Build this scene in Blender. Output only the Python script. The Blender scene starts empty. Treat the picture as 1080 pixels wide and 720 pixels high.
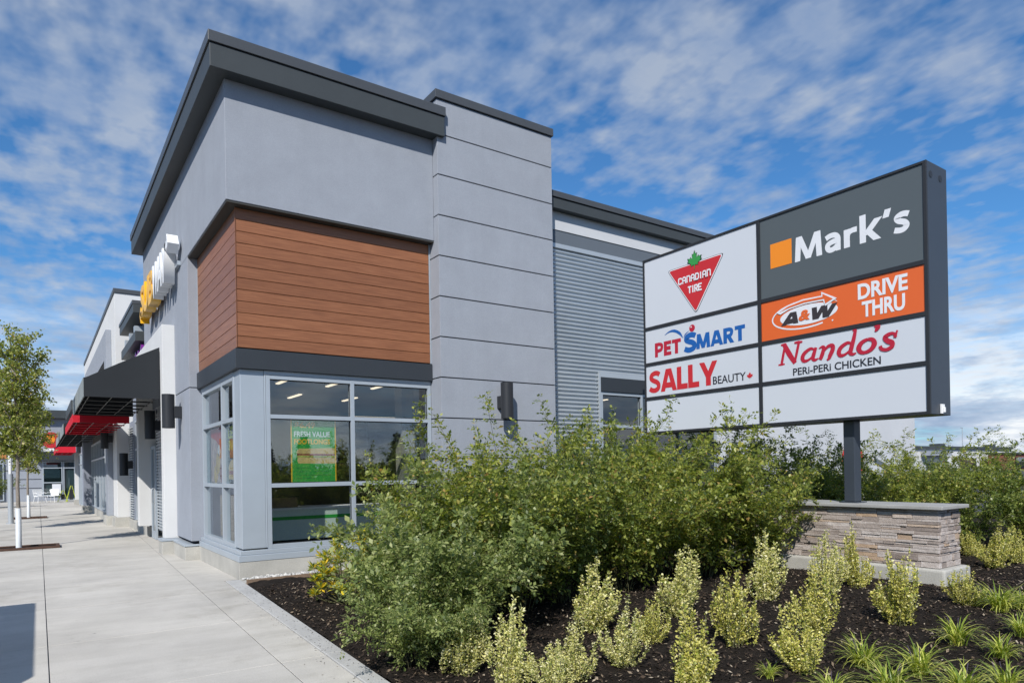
import bpy, math, random
import numpy as np
from mathutils import Vector, Matrix

random.seed(7)
RS = np.random.RandomState(11)
SC = bpy.context.scene
COL = SC.collection
R = math.radians

# ------------------------------------------------------------------ helpers
def tag(o, label, cat, group=None, kind=None):
    if label: o['label'] = label
    if cat: o['category'] = cat
    if group: o['group'] = group
    if kind: o['kind'] = kind
    return o

def wloc(o):
    v = Vector((0, 0, 0))
    while o is not None:
        v += o.location
        o = o.parent
    return v

def thing(name, loc, label, cat, group=None):
    o = bpy.data.objects.new(name, None)
    o.empty_display_size = 0.2
    o.location = loc
    COL.objects.link(o)
    return tag(o, label, cat, group)

class MB:
    """collects polygons in world coordinates; build() links them as one mesh object"""
    def __init__(s):
        s.v = []; s.f = []; s.m = []; s.mi = 0; s.smooth = []
    def add(s, vs, fs, smooth=False):
        b = len(s.v)
        s.v += [tuple(p) for p in vs]
        for f in fs:
            s.f.append(tuple(i + b for i in f)); s.m.append(s.mi); s.smooth.append(smooth)
        return s
    def box(s, x0, x1, y0, y1, z0, z1):
        vs = [(x0,y0,z0),(x1,y0,z0),(x1,y1,z0),(x0,y1,z0),(x0,y0,z1),(x1,y0,z1),(x1,y1,z1),(x0,y1,z1)]
        return s.add(vs, [(0,3,2,1),(4,5,6,7),(0,1,5,4),(1,2,6,5),(2,3,7,6),(3,0,4,7)])
    def prism(s, pts, axis, a0, a1):
        """pts: 2D outline; axis 'x': pts are (y,z); 'y': (x,z); 'z': (x,y)"""
        ar = sum(pts[i][0]*pts[(i+1) % len(pts)][1] - pts[(i+1) % len(pts)][0]*pts[i][1] for i in range(len(pts)))
        if ar < 0: pts = pts[::-1]
        n = len(pts)
        def mk(p, a):
            return {'x': (a, p[0], p[1]), 'y': (p[0], a, p[1]), 'z': (p[0], p[1], a)}[axis]
        vs = [mk(p, a0) for p in pts] + [mk(p, a1) for p in pts]
        fs = [tuple(range(n))[::-1], tuple(range(n, 2*n))] + [(i, (i+1) % n, n+(i+1) % n, n+i) for i in range(n)]
        if axis == 'y': fs = [f[::-1] for f in fs]
        return s.add(vs, fs)
    def cyl(s, p0, p1, r0, r1=None, n=16, caps=True):
        r1 = r0 if r1 is None else r1
        p0 = Vector(p0); p1 = Vector(p1); d = (p1-p0).normalized()
        a = d.orthogonal().normalized(); b = d.cross(a)
        vs = []
        for p, r in ((p0, r0), (p1, r1)):
            for i in range(n):
                t = 2*math.pi*i/n
                vs.append(p + a*(r*math.cos(t)) + b*(r*math.sin(t)))
        s.add(vs, [(i, (i+1) % n, n+(i+1) % n, n+i) for i in range(n)], True)
        if caps:
            s.add(vs[:n], [tuple(range(n))[::-1]]); s.add(vs[n:], [tuple(range(n))])
        return s
    def tube(s, pts, rad, n=6):
        """bent tube through pts, rad a list"""
        vs = []; P = [Vector(p) for p in pts]; prev = None
        for i, p in enumerate(P):
            d = (P[min(i+1, len(P)-1)] - P[max(i-1, 0)])
            d = d.normalized() if d.length > 1e-9 else Vector((0, 0, 1))
            a = d.orthogonal().normalized() if prev is None else (prev - d*prev.dot(d)).normalized()
            prev = a; b = d.cross(a); r = rad[i] if isinstance(rad, (list, tuple)) else rad
            for k in range(n):
                t = 2*math.pi*k/n
                vs.append(p + a*(r*math.cos(t)) + b*(r*math.sin(t)))
        fs = []
        for i in range(len(P)-1):
            for k in range(n):
                fs.append((i*n+k, i*n+(k+1) % n, (i+1)*n+(k+1) % n, (i+1)*n+k))
        s.add(vs, fs, True)
        s.add(vs[-n:], [tuple(range(n))])
        return s
    def ball(s, c, r, n=12, m=8, sc=(1, 1, 1)):
        vs = [(c[0], c[1], c[2]-r*sc[2])]
        for j in range(1, m):
            ph = math.pi*j/m - math.pi/2
            for i in range(n):
                t = 2*math.pi*i/n
                vs.append((c[0]+r*sc[0]*math.cos(ph)*math.cos(t), c[1]+r*sc[1]*math.cos(ph)*math.sin(t), c[2]+r*sc[2]*math.sin(ph)))
        vs.append((c[0], c[1], c[2]+r*sc[2]))
        fs = [(0, 1+(i+1) % n, 1+i) for i in range(n)]
        for j in range(m-2):
            for i in range(n):
                fs.append((1+j*n+i, 1+j*n+(i+1) % n, 1+(j+1)*n+(i+1) % n, 1+(j+1)*n+i))
        L = len(vs)-1
        fs += [(L, 1+(m-2)*n+i, 1+(m-2)*n+(i+1) % n) for i in range(n)]
        return s.add(vs, fs, True)
    def build(s, name, mats, parent=None, bevel=0, origin=None, seg=2):
        if not isinstance(mats, (list, tuple)): mats = [mats]
        off = wloc(parent) if parent is not None else Vector(origin if origin is not None else (0, 0, 0))
        me = bpy.data.meshes.new(name)
        me.from_pydata([(p[0]-off.x, p[1]-off.y, p[2]-off.z) for p in s.v], [], s.f)
        for m in mats: me.materials.append(m)
        if len(mats) > 1: me.polygons.foreach_set('material_index', s.m)
        me.polygons.foreach_set('use_smooth', s.smooth)
        me.update()
        o = bpy.data.objects.new(name, me)
        if parent is not None: o.parent = parent
        else: o.location = off
        COL.objects.link(o)
        if bevel:
            md = o.modifiers.new('bevel', 'BEVEL'); md.width = bevel; md.segments = seg
            md.limit_method = 'ANGLE'; md.angle_limit = R(40)
        return o

def mesh_np(name, V, F, mats, mi=None, smooth=False):
    """V (n,3), F (m,k) numpy"""
    me = bpy.data.meshes.new(name)
    k = F.shape[1]
    me.vertices.add(len(V)); me.loops.add(F.size); me.polygons.add(len(F))
    me.vertices.foreach_set('co', V.astype(np.float32).ravel())
    me.loops.foreach_set('vertex_index', F.astype(np.int32).ravel())
    me.polygons.foreach_set('loop_start', np.arange(0, F.size, k, dtype=np.int32))
    if not isinstance(mats, (list, tuple)): mats = [mats]
    for m in mats: me.materials.append(m)
    if mi is not None: me.polygons.foreach_set('material_index', mi.astype(np.int32))
    if smooth: me.polygons.foreach_set('use_smooth', np.ones(len(F), bool))
    me.update(calc_edges=True)
    return me

def link(name, me, parent=None, loc=(0, 0, 0)):
    o = bpy.data.objects.new(name, me); o.location = loc
    if parent is not None: o.parent = parent
    COL.objects.link(o)
    return o

def copy_thing(src, loc, rz, sc, label, lean=(0, 0)):
    r = src.copy(); r.location = loc; r.rotation_euler = (lean[0], lean[1], rz); r.scale = sc
    COL.objects.link(r); r['label'] = label
    for ch in src.children:
        c = ch.copy(); c.parent = r; COL.objects.link(c)
    return r

# ------------------------------------------------------------------ materials
def newmat(name):
    m = bpy.data.materials.new(name); m.use_nodes = True
    nt = m.node_tree; nt.nodes.clear()
    out = nt.nodes.new('ShaderNodeOutputMaterial')
    return m, nt, out

def N(nt, typ, **kw):
    n = nt.nodes.new(typ)
    for k, v in kw.items():
        if hasattr(n, k): setattr(n, k, v)
    return n

def ramp(nt, src, stops):
    r = nt.nodes.new('ShaderNodeValToRGB')
    e = r.color_ramp.elements
    while len(e) < len(stops): e.new(0.5)
    for el, (p, c) in zip(e, stops):
        el.position = p; el.color = (*c, 1) if len(c) == 3 else c
    nt.links.new(src, r.inputs[0])
    return r.outputs[0]

def noise(nt, co, scale, detail=4, rough=0.55, stretch=None):
    if stretch:
        mp = nt.nodes.new('ShaderNodeMapping'); mp.inputs['Scale'].default_value = stretch
        nt.links.new(co, mp.inputs[0]); co = mp.outputs[0]
    n = nt.nodes.new('ShaderNodeTexNoise'); n.inputs['Scale'].default_value = scale
    n.inputs['Detail'].default_value = detail; n.inputs['Roughness'].default_value = rough
    nt.links.new(co, n.inputs['Vector'])
    return n.outputs[0]

def mul(c, f): return tuple(max(0, min(1, x*f)) for x in c)

def surf(name, col, rough=0.6, var=0.08, vscale=1.5, fine=None, bump=0.0, bscale=60, stretch=None, metal=0.0, spec=0.5, coat=0.0, bdist=0.004, streak=0.0):
    """plain painted / mineral surface: broad and fine tone variation plus bump"""
    m, nt, out = newmat(name)
    b = N(nt, 'ShaderNodeBsdfPrincipled')
    tc = N(nt, 'ShaderNodeTexCoord').outputs['Object']
    n1 = noise(nt, tc, vscale, 5, 0.6, stretch)
    c = ramp(nt, n1, [(0.3, mul(col, 1-var)), (0.7, mul(col, 1+var))])
    if fine:
        n2 = noise(nt, tc, fine[0], 3, 0.6)
        mx = N(nt, 'ShaderNodeMix', data_type='RGBA', blend_type='MULTIPLY')
        mx.inputs[0].default_value = 1.0
        nt.links.new(c, mx.inputs[6])
        nt.links.new(ramp(nt, n2, [(0.3, (1-fine[1],)*3), (0.7, (1, 1, 1))]), mx.inputs[7])
        c = mx.outputs[2]
    if streak:
        n3 = noise(nt, tc, 1.0, 6, 0.65, (7, 7, 0.35))
        mx = N(nt, 'ShaderNodeMix', data_type='RGBA', blend_type='MULTIPLY'); mx.inputs[0].default_value = 1.0
        nt.links.new(c, mx.inputs[6]); nt.links.new(ramp(nt, n3, [(0.35, (1-streak,)*3), (0.6, (1, 1, 1))]), mx.inputs[7]); c = mx.outputs[2]
    nt.links.new(c, b.inputs['Base Color'])
    b.inputs['Roughness'].default_value = rough
    b.inputs['Metallic'].default_value = metal
    b.inputs['Specular IOR Level'].default_value = spec
    b.inputs['Coat Weight'].default_value = coat
    if bump:
        bn = N(nt, 'ShaderNodeBump'); bn.inputs['Strength'].default_value = bump; bn.inputs['Distance'].default_value = bdist
        nt.links.new(noise(nt, tc, bscale, 4, 0.6), bn.inputs['Height'])
        nt.links.new(bn.outputs[0], b.inputs['Normal'])
    nt.links.new(b.outputs[0], out.inputs[0])
    return m

def leafmat(name, stops, trans=0.3, rough=0.42, spec=0.5):
    m, nt, out = newmat(name)
    g = N(nt, 'ShaderNodeNewGeometry')
    c = ramp(nt, g.outputs['Random Per Island'], stops)
    b = N(nt, 'ShaderNodeBsdfPrincipled'); b.inputs['Roughness'].default_value = rough
    b.inputs['Specular IOR Level'].default_value = spec
    t = N(nt, 'ShaderNodeBsdfTranslucent')
    hs = N(nt, 'ShaderNodeHueSaturation'); hs.inputs['Saturation'].default_value = 1.15; hs.inputs['Value'].default_value = 1.7
    nt.links.new(c, hs.inputs['Color']); nt.links.new(hs.outputs[0], t.inputs[0])
    mx = N(nt, 'ShaderNodeMixShader'); mx.inputs[0].default_value = trans
    nt.links.new(c, b.inputs['Base Color'])
    nt.links.new(b.outputs[0], mx.inputs[1]); nt.links.new(t.outputs[0], mx.inputs[2])
    nt.links.new(mx.outputs[0], out.inputs[0])
    return m

def glassmat(name, tint=(0.55, 0.6, 0.6), base=0.1):
    m, nt, out = newmat(name)
    tr = N(nt, 'ShaderNodeBsdfTransparent'); tr.inputs[0].default_value = (*tint, 1)
    gl = N(nt, 'ShaderNodeBsdfGlossy'); gl.inputs['Roughness'].default_value = 0.0
    gl.inputs['Color'].default_value = (0.9, 0.95, 1, 1)
    lw = N(nt, 'ShaderNodeLayerWeight'); lw.inputs[0].default_value = 0.5      # facing: the same from both sides of the thin pane
    fr = N(nt, 'ShaderNodeMath', operation='POWER'); fr.inputs[1].default_value = 4.5; nt.links.new(lw.outputs['Facing'], fr.inputs[0])
    ad = N(nt, 'ShaderNodeMath', operation='MULTIPLY_ADD'); ad.inputs[1].default_value = 0.9; ad.inputs[2].default_value = base
    ad.use_clamp = True
    nt.links.new(fr.outputs[0], ad.inputs[0])
    mx = N(nt, 'ShaderNodeMixShader')
    nt.links.new(ad.outputs[0], mx.inputs[0]); nt.links.new(tr.outputs[0], mx.inputs[1]); nt.links.new(gl.outputs[0], mx.inputs[2])
    nt.links.new(mx.outputs[0], out.inputs[0])
    return m

def emit(name, col, s):
    m, nt, out = newmat(name)
    e = N(nt, 'ShaderNodeEmission'); e.inputs[0].default_value = (*col, 1); e.inputs[1].default_value = s
    nt.links.new(e.outputs[0], out.inputs[0])
    return m

def woodmat(name):
    m, nt, out = newmat(name)
    b = N(nt, 'ShaderNodeBsdfPrincipled')
    tc = N(nt, 'ShaderNodeTexCoord').outputs['Object']
    g = N(nt, 'ShaderNodeNewGeometry')
    n1 = noise(nt, tc, 6, 6, 0.65, (0.35, 0.35, 9))
    c1 = ramp(nt, n1, [(0.25, (0.185, 0.070, 0.030)), (0.55, (0.30, 0.120, 0.053)), (0.8, (0.39, 0.175, 0.085))])
    c2 = ramp(nt, g.outputs['Random Per Island'], [(0, (0.76, 0.74, 0.72)), (1, (1.0, 1.0, 1.0))])
    mx = N(nt, 'ShaderNodeMix', data_type='RGBA', blend_type='MULTIPLY'); mx.inputs[0].default_value = 1
    nt.links.new(c1, mx.inputs[6]); nt.links.new(c2, mx.inputs[7])
    nt.links.new(mx.outputs[2], b.inputs['Base Color'])
    b.inputs['Roughness'].default_value = 0.42
    nt.links.new(b.outputs[0], out.inputs[0])
    return m

def concretemat(name, col):
    m, nt, out = newmat(name)
    b = N(nt, 'ShaderNodeBsdfPrincipled')
    tc = N(nt, 'ShaderNodeTexCoord').outputs['Object']
    g = N(nt, 'ShaderNodeNewGeometry')
    n1 = noise(nt, tc, 0.7, 6, 0.65)
    n2 = noise(nt, tc, 2.2, 5, 0.6, (0.25, 1.6, 1))      # broom streaks across the walk
    n3 = noise(nt, tc, 90, 3, 0.6)
    c = ramp(nt, n1, [(0.3, mul(col, 0.80)), (0.7, mul(col, 1.10))])
    def mulc(c, d):
        mx = N(nt, 'ShaderNodeMix', data_type='RGBA', blend_type='MULTIPLY'); mx.inputs[0].default_value = 1
        nt.links.new(c, mx.inputs[6]); nt.links.new(d, mx.inputs[7]); return mx.outputs[2]
    c = mulc(c, ramp(nt, n2, [(0.32, (0.91, 0.91, 0.90)), (0.62, (1, 1, 1))]))
    c = mulc(c, ramp(nt, n3, [(0.25, (0.82, 0.82, 0.82)), (0.6, (1, 1, 1))]))
    c = mulc(c, ramp(nt, g.outputs['Random Per Island'], [(0, (0.92, 0.92, 0.925)), (1, (1, 1, 0.99))]))
    c = mulc(c, ramp(nt, noise(nt, tc, 0.38, 7, 0.72), [(0.34, (0.80, 0.79, 0.77)), (0.46, (1, 1, 1))]))
    c = mulc(c, ramp(nt, noise(nt, tc, 5.5, 6, 0.75), [(0.30, (0.86, 0.86, 0.85)), (0.42, (1, 1, 1))]))
    # a few dark spots
    v = N(nt, 'ShaderNodeTexVoronoi'); v.inputs['Scale'].default_value = 1.9; nt.links.new(tc, v.inputs['Vector'])
    c = mulc(c, ramp(nt, v.outputs['Distance'], [(0.015, (0.4, 0.4, 0.4)), (0.035, (1, 1, 1))]))
    nt.links.new(c, b.inputs['Base Color']); b.inputs['Roughness'].default_value = 0.85
    bn = N(nt, 'ShaderNodeBump'); bn.inputs['Strength'].default_value = 0.35; bn.inputs['Distance'].default_value = 0.003
    nt.links.new(noise(nt, tc, 120, 4, 0.6, (0.3, 1, 1)), bn.inputs['Height']); nt.links.new(bn.outputs[0], b.inputs['Normal'])
    nt.links.new(b.outputs[0], out.inputs[0])
    return m

def stonemat(name):
    m, nt, out = newmat(name)
    b = N(nt, 'ShaderNodeBsdfPrincipled')
    tc = N(nt, 'ShaderNodeTexCoord').outputs['Object']
    g = N(nt, 'ShaderNodeNewGeometry')
    c1 = ramp(nt, g.outputs['Random Per Island'], [(0, (0.27, 0.225, 0.20)), (0.3, (0.40, 0.345, 0.31)), (0.65, (0.48, 0.425, 0.39)), (0.9, (0.56, 0.51, 0.48)), (1, (0.47, 0.34, 0.23))])
    n = noise(nt, tc, 14, 6, 0.7, (1, 0.5, 1.5))
    mx = N(nt, 'ShaderNodeMix', data_type='RGBA', blend_type='MULTIPLY'); mx.inputs[0].default_value = 1
    nt.links.new(c1, mx.inputs[6]); nt.links.new(ramp(nt, n, [(0.3, (0.66, 0.63, 0.61)), (0.6, (1, 1, 1))]), mx.inputs[7])
    nt.links.new(mx.outputs[2], b.inputs['Base Color']); b.inputs['Roughness'].default_value = 0.9
    bn = N(nt, 'ShaderNodeBump'); bn.inputs['Strength'].default_value = 0.8; bn.inputs['Distance'].default_value = 0.012
    nt.links.new(noise(nt, tc, 40, 6, 0.7), bn.inputs['Height']); nt.links.new(bn.outputs[0], b.inputs['Normal'])
    nt.links.new(b.outputs[0], out.inputs[0])
    return m

M = {}
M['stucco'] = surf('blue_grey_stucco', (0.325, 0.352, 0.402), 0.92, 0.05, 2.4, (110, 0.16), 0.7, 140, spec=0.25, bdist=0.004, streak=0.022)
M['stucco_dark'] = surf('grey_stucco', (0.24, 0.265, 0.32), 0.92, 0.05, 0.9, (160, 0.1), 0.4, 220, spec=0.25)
M['white_stucco'] = surf('white_stucco', (0.64, 0.645, 0.645), 0.9, 0.04, 0.8, (160, 0.05), 0.4, 220, spec=0.25)
M['pale_wall'] = surf('pale_side_wall_stucco', (0.56, 0.58, 0.61), 0.9, 0.05, 0.6, (160, 0.06), 0.4, 220, spec=0.25)
M['charcoal'] = surf('charcoal_metal', (0.052, 0.060, 0.064), 0.5, 0.08, 1.2, (90, 0.12), 0.12, 150, spec=0.4)
M['charcoal_cap'] = surf('charcoal_cap_flashing', (0.062, 0.068, 0.076), 0.42, 0.06, 1.0, spec=0.5)
M['charcoal_band'] = surf('charcoal_band', (0.034, 0.041, 0.05), 0.55, 0.06, 1.2, (90, 0.1), spec=0.35)
M['soffit'] = surf('dark_soffit', (0.045, 0.045, 0.042), 0.7, 0.05)
M['groove'] = surf('joint_shadow_filler', (0.02, 0.025, 0.035), 0.9, 0.02)
M['wood'] = woodmat('wood_look_cladding')
M['alu'] = surf('clear_anodised_aluminium', (0.40, 0.45, 0.50), 0.42, 0.04, 2.0, spec=0.5, metal=0.25)
M['black_alu'] = surf('black_gasket', (0.012, 0.013, 0.015), 0.5, 0.02)
M['glass'] = glassmat('storefront_glass', (0.93, 0.96, 0.95), 0.13)
M['glass_dark'] = glassmat('tinted_glass', (0.3, 0.33, 0.33), 0.12)
M['concrete'] = concretemat('sidewalk_concrete', (0.585, 0.562, 0.52))
M['base'] = surf('foundation_concrete', (0.43, 0.42, 0.385), 0.9, 0.16, 1.6, (60, 0.2), 0.4, 60)
M['kerb'] = surf('kerb_concrete', (0.47, 0.47, 0.46), 0.9, 0.12, 2.0, (110, 0.25), 0.4, 120)
M['asphalt'] = surf('asphalt', (0.055, 0.056, 0.058), 0.95, 0.15, 0.3, (60, 0.3), 0.6, 120)
M['corr'] = surf('galvanised_corrugated_metal', (0.50, 0.54, 0.57), 0.38, 0.05, 1.5, metal=0.45, spec=0.5)
M['grey_panel'] = surf('slate_grey_flashing', (0.115, 0.135, 0.16), 0.5, 0.05)
M['lamp_black'] = surf('black_powder_coat', (0.022, 0.024, 0.028), 0.45, 0.05, spec=0.4)
M['awning_black'] = surf('black_awning_fabric', (0.022, 0.026, 0.031), 0.8, 0.07, 1.5, (300, 0.15), spec=0.3)
M['awning_red'] = surf('red_awning_fabric', (0.55, 0.012, 0.03), 0.75, 0.07, 1.5, spec=0.3)
M['awning_valance'] = surf('weathered_awning_edge', (0.26, 0.29, 0.30), 0.8, 0.1, 2.0, spec=0.3)
M['white'] = surf('white_paint', (0.78, 0.79, 0.8), 0.5, 0.03)
M['yellow'] = surf('yellow_acrylic', (0.85, 0.46, 0.02), 0.35, 0.03)
M['purple'] = surf('purple_acrylic', (0.16, 0.02, 0.22), 0.4, 0.03)
M['interior_wall'] = surf('interior_wall_paint', (0.20, 0.19, 0.17), 0.9, 0.05)
M['interior_floor'] = surf('interior_floor_tile', (0.16, 0.145, 0.13), 0.5, 0.1)
M['ceiling'] = surf('ceiling_tile', (0.42, 0.43, 0.43), 0.95, 0.04)
M['tube'] = emit('fluorescent_tube', (1.0, 0.84, 0.62), 1.0)
M['counter'] = surf('counter_laminate', (0.62, 0.70, 0.64), 0.5, 0.03)
M['green'] = surf('green_print', (0.03, 0.34, 0.05), 0.5, 0.05)
M['pole'] = surf('galvanised_pole', (0.42, 0.45, 0.48), 0.4, 0.06, metal=0.4)
M['steel'] = surf('sign_steel', (0.040, 0.050, 0.066), 0.42, 0.06, 1.2, (70, 0.1), spec=0.5)
M['panel_white'] = surf('white_sign_acrylic', (0.545, 0.58, 0.635), 0.35, 0.015, 0.7, spec=0.5)
M['panel_grey'] = surf('grey_sign_vinyl', (0.082, 0.099, 0.108), 0.35, 0.02, 0.7, spec=0.5)
M['panel_orange'] = surf('orange_sign_vinyl', (0.66, 0.118, 0.022), 0.35, 0.02, 0.7, spec=0.5)
M['vinyl_red'] = surf('red_vinyl', (0.50, 0.022, 0.03), 0.4, 0.02)
M['vinyl_crimson'] = surf('crimson_vinyl', (0.42, 0.012, 0.035), 0.4, 0.02)
M['vinyl_blue'] = surf('blue_vinyl', (0.008, 0.10, 0.36), 0.4, 0.02)
M['vinyl_white'] = surf('white_vinyl', (0.68, 0.70, 0.74), 0.4, 0.015)
M['vinyl_black'] = surf('black_vinyl', (0.018, 0.02, 0.028), 0.4, 0.02)
M['vinyl_brown'] = surf('dark_brown_vinyl', (0.035, 0.03, 0.032), 0.4, 0.02)
M['vinyl_green'] = surf('leaf_green_vinyl', (0.035, 0.27, 0.06), 0.4, 0.02)
M['vinyl_orange'] = surf('amber_vinyl', (0.78, 0.24, 0.015), 0.4, 0.02)
M['stone'] = stonemat('stacked_ledgestone')
M['mortar'] = surf('dark_stone_backing', (0.15, 0.13, 0.115), 0.95, 0.1)
M['cap'] = surf('cast_concrete_cap', (0.36, 0.36, 0.35), 0.85, 0.12, 2.5, (120, 0.2), 0.4, 90)
M['soil'] = surf('bark_mulch_soil', (0.032, 0.026, 0.022), 1.0, 0.4, 6, (40, 0.5), 1.0, 60, spec=0.1, bdist=0.03)
M['chips'] = leafmat('bark_chips', [(0, (0.018, 0.013, 0.011)), (0.5, (0.045, 0.032, 0.025)), (0.8, (0.09, 0.065, 0.045)), (0.92, (0.22, 0.17, 0.12)), (1, (0.42, 0.36, 0.28))], 0.0, 0.9, 0.15)
M['gravel'] = leafmat('drain_rock', [(0, (0.25, 0.25, 0.25)), (0.5, (0.45, 0.45, 0.44)), (1, (0.62, 0.61, 0.58))], 0.0, 0.8, 0.3)
M['timber'] = surf('weathered_timber', (0.23, 0.16, 0.11), 0.9, 0.2, 3, (40, 0.25), 0.5, 50, stretch=(1, 8, 8))
M['brown_timber'] = surf('brown_timber', (0.085, 0.045, 0.03), 0.9, 0.2, 3, (40, 0.25), 0.5, 50)
M['bark'] = surf('grey_tree_bark', (0.26, 0.225, 0.19), 0.95, 0.25, 5, (30, 0.3), 0.8, 40, stretch=(3, 3, 0.8))
M['twig'] = surf('green_brown_twig', (0.085, 0.085, 0.035), 0.9, 0.25, 5)
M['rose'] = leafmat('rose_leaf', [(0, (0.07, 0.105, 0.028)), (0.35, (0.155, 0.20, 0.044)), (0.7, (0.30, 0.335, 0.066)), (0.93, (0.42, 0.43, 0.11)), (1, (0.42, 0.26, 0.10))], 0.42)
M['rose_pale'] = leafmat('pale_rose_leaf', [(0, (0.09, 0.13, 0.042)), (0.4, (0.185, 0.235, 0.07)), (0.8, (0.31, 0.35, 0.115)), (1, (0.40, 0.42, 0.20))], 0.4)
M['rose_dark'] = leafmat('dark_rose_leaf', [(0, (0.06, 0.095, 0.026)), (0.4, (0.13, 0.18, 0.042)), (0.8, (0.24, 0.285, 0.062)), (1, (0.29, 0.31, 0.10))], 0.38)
M['box_yellow'] = leafmat('yellow_variegated_leaf', [(0, (0.16, 0.22, 0.04)), (0.16, (0.31, 0.35, 0.06)), (0.36, (0.55, 0.52, 0.11)), (0.8, (0.68, 0.62, 0.21)), (1, (0.76, 0.73, 0.42))], 0.3)
M['box_cream'] = leafmat('cream_variegated_leaf', [(0, (0.16, 0.22, 0.05)), (0.14, (0.32, 0.36, 0.09)), (0.32, (0.60, 0.58, 0.20)), (0.75, (0.76, 0.72, 0.34)), (1, (0.82, 0.78, 0.55))], 0.35)
M['lily'] = leafmat('variegated_strap_leaf', [(0, (0.13, 0.20, 0.03)), (0.35, (0.28, 0.35, 0.055)), (0.65, (0.52, 0.54, 0.11)), (1, (0.70, 0.66, 0.24))], 0.35)
M['flower'] = surf('muted_purple_flower', (0.10, 0.08, 0.12), 0.8, 0.2, 8)
M['rhodo'] = leafmat('leathery_leaf', [(0, (0.08, 0.13, 0.025)), (0.4, (0.19, 0.24, 0.045)), (0.62, (0.40, 0.40, 0.06)), (0.8, (0.68, 0.56, 0.04)), (1, (0.78, 0.52, 0.04))], 0.3, 0.35)
M['maple'] = leafmat('maple_leaf', [(0, (0.09, 0.12, 0.03)), (0.4, (0.20, 0.24, 0.055)), (0.75, (0.33, 0.36, 0.085)), (0.95, (0.46, 0.45, 0.14)), (1, (0.46, 0.32, 0.12))], 0.45)
M['conifer'] = leafmat('conifer_needles', [(0, (0.015, 0.03, 0.013)), (1, (0.04, 0.065, 0.03))], 0.1)
M['guard'] = surf('white_trunk_guard', (0.70, 0.74, 0.78), 0.6, 0.06)
M['rubber'] = surf('tyre_rubber', (0.02, 0.02, 0.021), 0.8, 0.05)
M['orange_wall'] = surf('orange_cladding', (0.45, 0.17, 0.05), 0.6, 0.05)
M['teal_glass'] = glassmat('green_tinted_glass', (0.3, 0.4, 0.38), 0.15)
M['lime'] = surf('lime_plastic', (0.42, 0.48, 0.04), 0.5, 0.03)
M['dark_inside'] = surf('dark_interior', (0.02, 0.022, 0.024), 0.9, 0.1)
M['brick'] = surf('brown_red_cladding', (0.22, 0.075, 0.05), 0.9, 0.1)

# ------------------------------------------------------------------ camera (solved from the building's own edges)
def cam_axes(yaw, pitch, roll):
    cy, sy = math.cos(yaw), math.sin(yaw)
    f = Vector((sy*math.cos(pitch), cy*math.cos(pitch), math.sin(pitch)))
    r = Vector((cy, -sy, 0)); d = f.cross(r)
    c, s = math.cos(roll), math.sin(roll)
    return c*r + s*d, -s*r + c*d, f
cr, cd, cf = cam_axes(0.608778, 0.00271869, 0.0169201)
cam = bpy.data.cameras.new('camera'); camo = bpy.data.objects.new('camera', cam); COL.objects.link(camo)
mw = Matrix.Identity(4)
for i in range(3):
    mw[i][0] = cr[i]; mw[i][1] = -cd[i]; mw[i][2] = -cf[i]
mw[0][3], mw[1][3], mw[2][3] = 0, 0, 1.6
camo.matrix_world = mw
cam.sensor_width = 36; cam.lens = 716.257/1080*36
cam.shift_y = (493.12-360)/1080; cam.clip_end = 6000; cam.clip_start = 0.05
SC.camera = camo

# ------------------------------------------------------------------ light
SUN_EL, SUN_AZ = 40.0, 225.0
sun = bpy.data.lights.new('sun', 'SUN'); sun.energy = 4.0; sun.angle = R(0.5); sun.color = (1.0, 0.955, 0.89)
so = bpy.data.objects.new('sun', sun); COL.objects.link(so); so.location = (-20, -20, 30)
sd = Vector((math.sin(R(SUN_AZ))*math.cos(R(SUN_EL)), math.cos(R(SUN_AZ))*math.cos(R(SUN_EL)), math.sin(R(SUN_EL))))
so.rotation_euler = sd.to_track_quat('Z', 'Y').to_euler()

wd = bpy.data.worlds.new('World'); SC.world = wd; wd.use_nodes = True
nt = wd.node_tree; nt.nodes.clear()
wo = nt.nodes.new('ShaderNodeOutputWorld'); bg = nt.nodes.new('ShaderNodeBackground')
sky = nt.nodes.new('ShaderNodeTexSky'); sky.sky_type = 'NISHITA'; sky.sun_disc = False
sky.sun_elevation = R(SUN_EL); sky.sun_rotation = R(SUN_AZ); sky.air_density = 1.0; sky.dust_density = 0.3; sky.ozone_density = 3.0
tc = nt.nodes.new('ShaderNodeTexCoord'); g = tc.outputs['Generated']
sx = nt.nodes.new('ShaderNodeSeparateXYZ'); nt.links.new(g, sx.inputs[0])
def mth(op, a, b=None, c=None):
    n = nt.nodes.new('ShaderNodeMath'); n.operation = op
    for i, x in enumerate((a, b, c)):
        if x is None: continue
        if isinstance(x, (int, float)): n.inputs[i].default_value = x
        else: nt.links.new(x, n.inputs[i])
    return n.outputs[0]
zz = mth('MAXIMUM', sx.outputs[2], 0.0)
den = mth('ADD', zz, 0.13)
px = mth('DIVIDE', sx.outputs[0], den); py = mth('DIVIDE', sx.outputs[1], den)
cb = nt.nodes.new('ShaderNodeCombineXYZ'); nt.links.new(px, cb.inputs[0]); nt.links.new(py, cb.inputs[1])
cl = cb.outputs[0]
n_big = noise(nt, cl, 0.9, 2, 0.5)
n_mid = noise(nt, cl, 3.2, 4, 0.55, (1.0, 1.5, 1))
n_cell = noise(nt, cl, 11.0, 3, 0.5, (1.3, 0.85, 1))
s1 = mth('MULTIPLY_ADD', n_mid, 0.8, mth('MULTIPLY', n_big, 0.8))
s2 = mth('MULTIPLY_ADD', n_cell, 0.80, s1)
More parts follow.
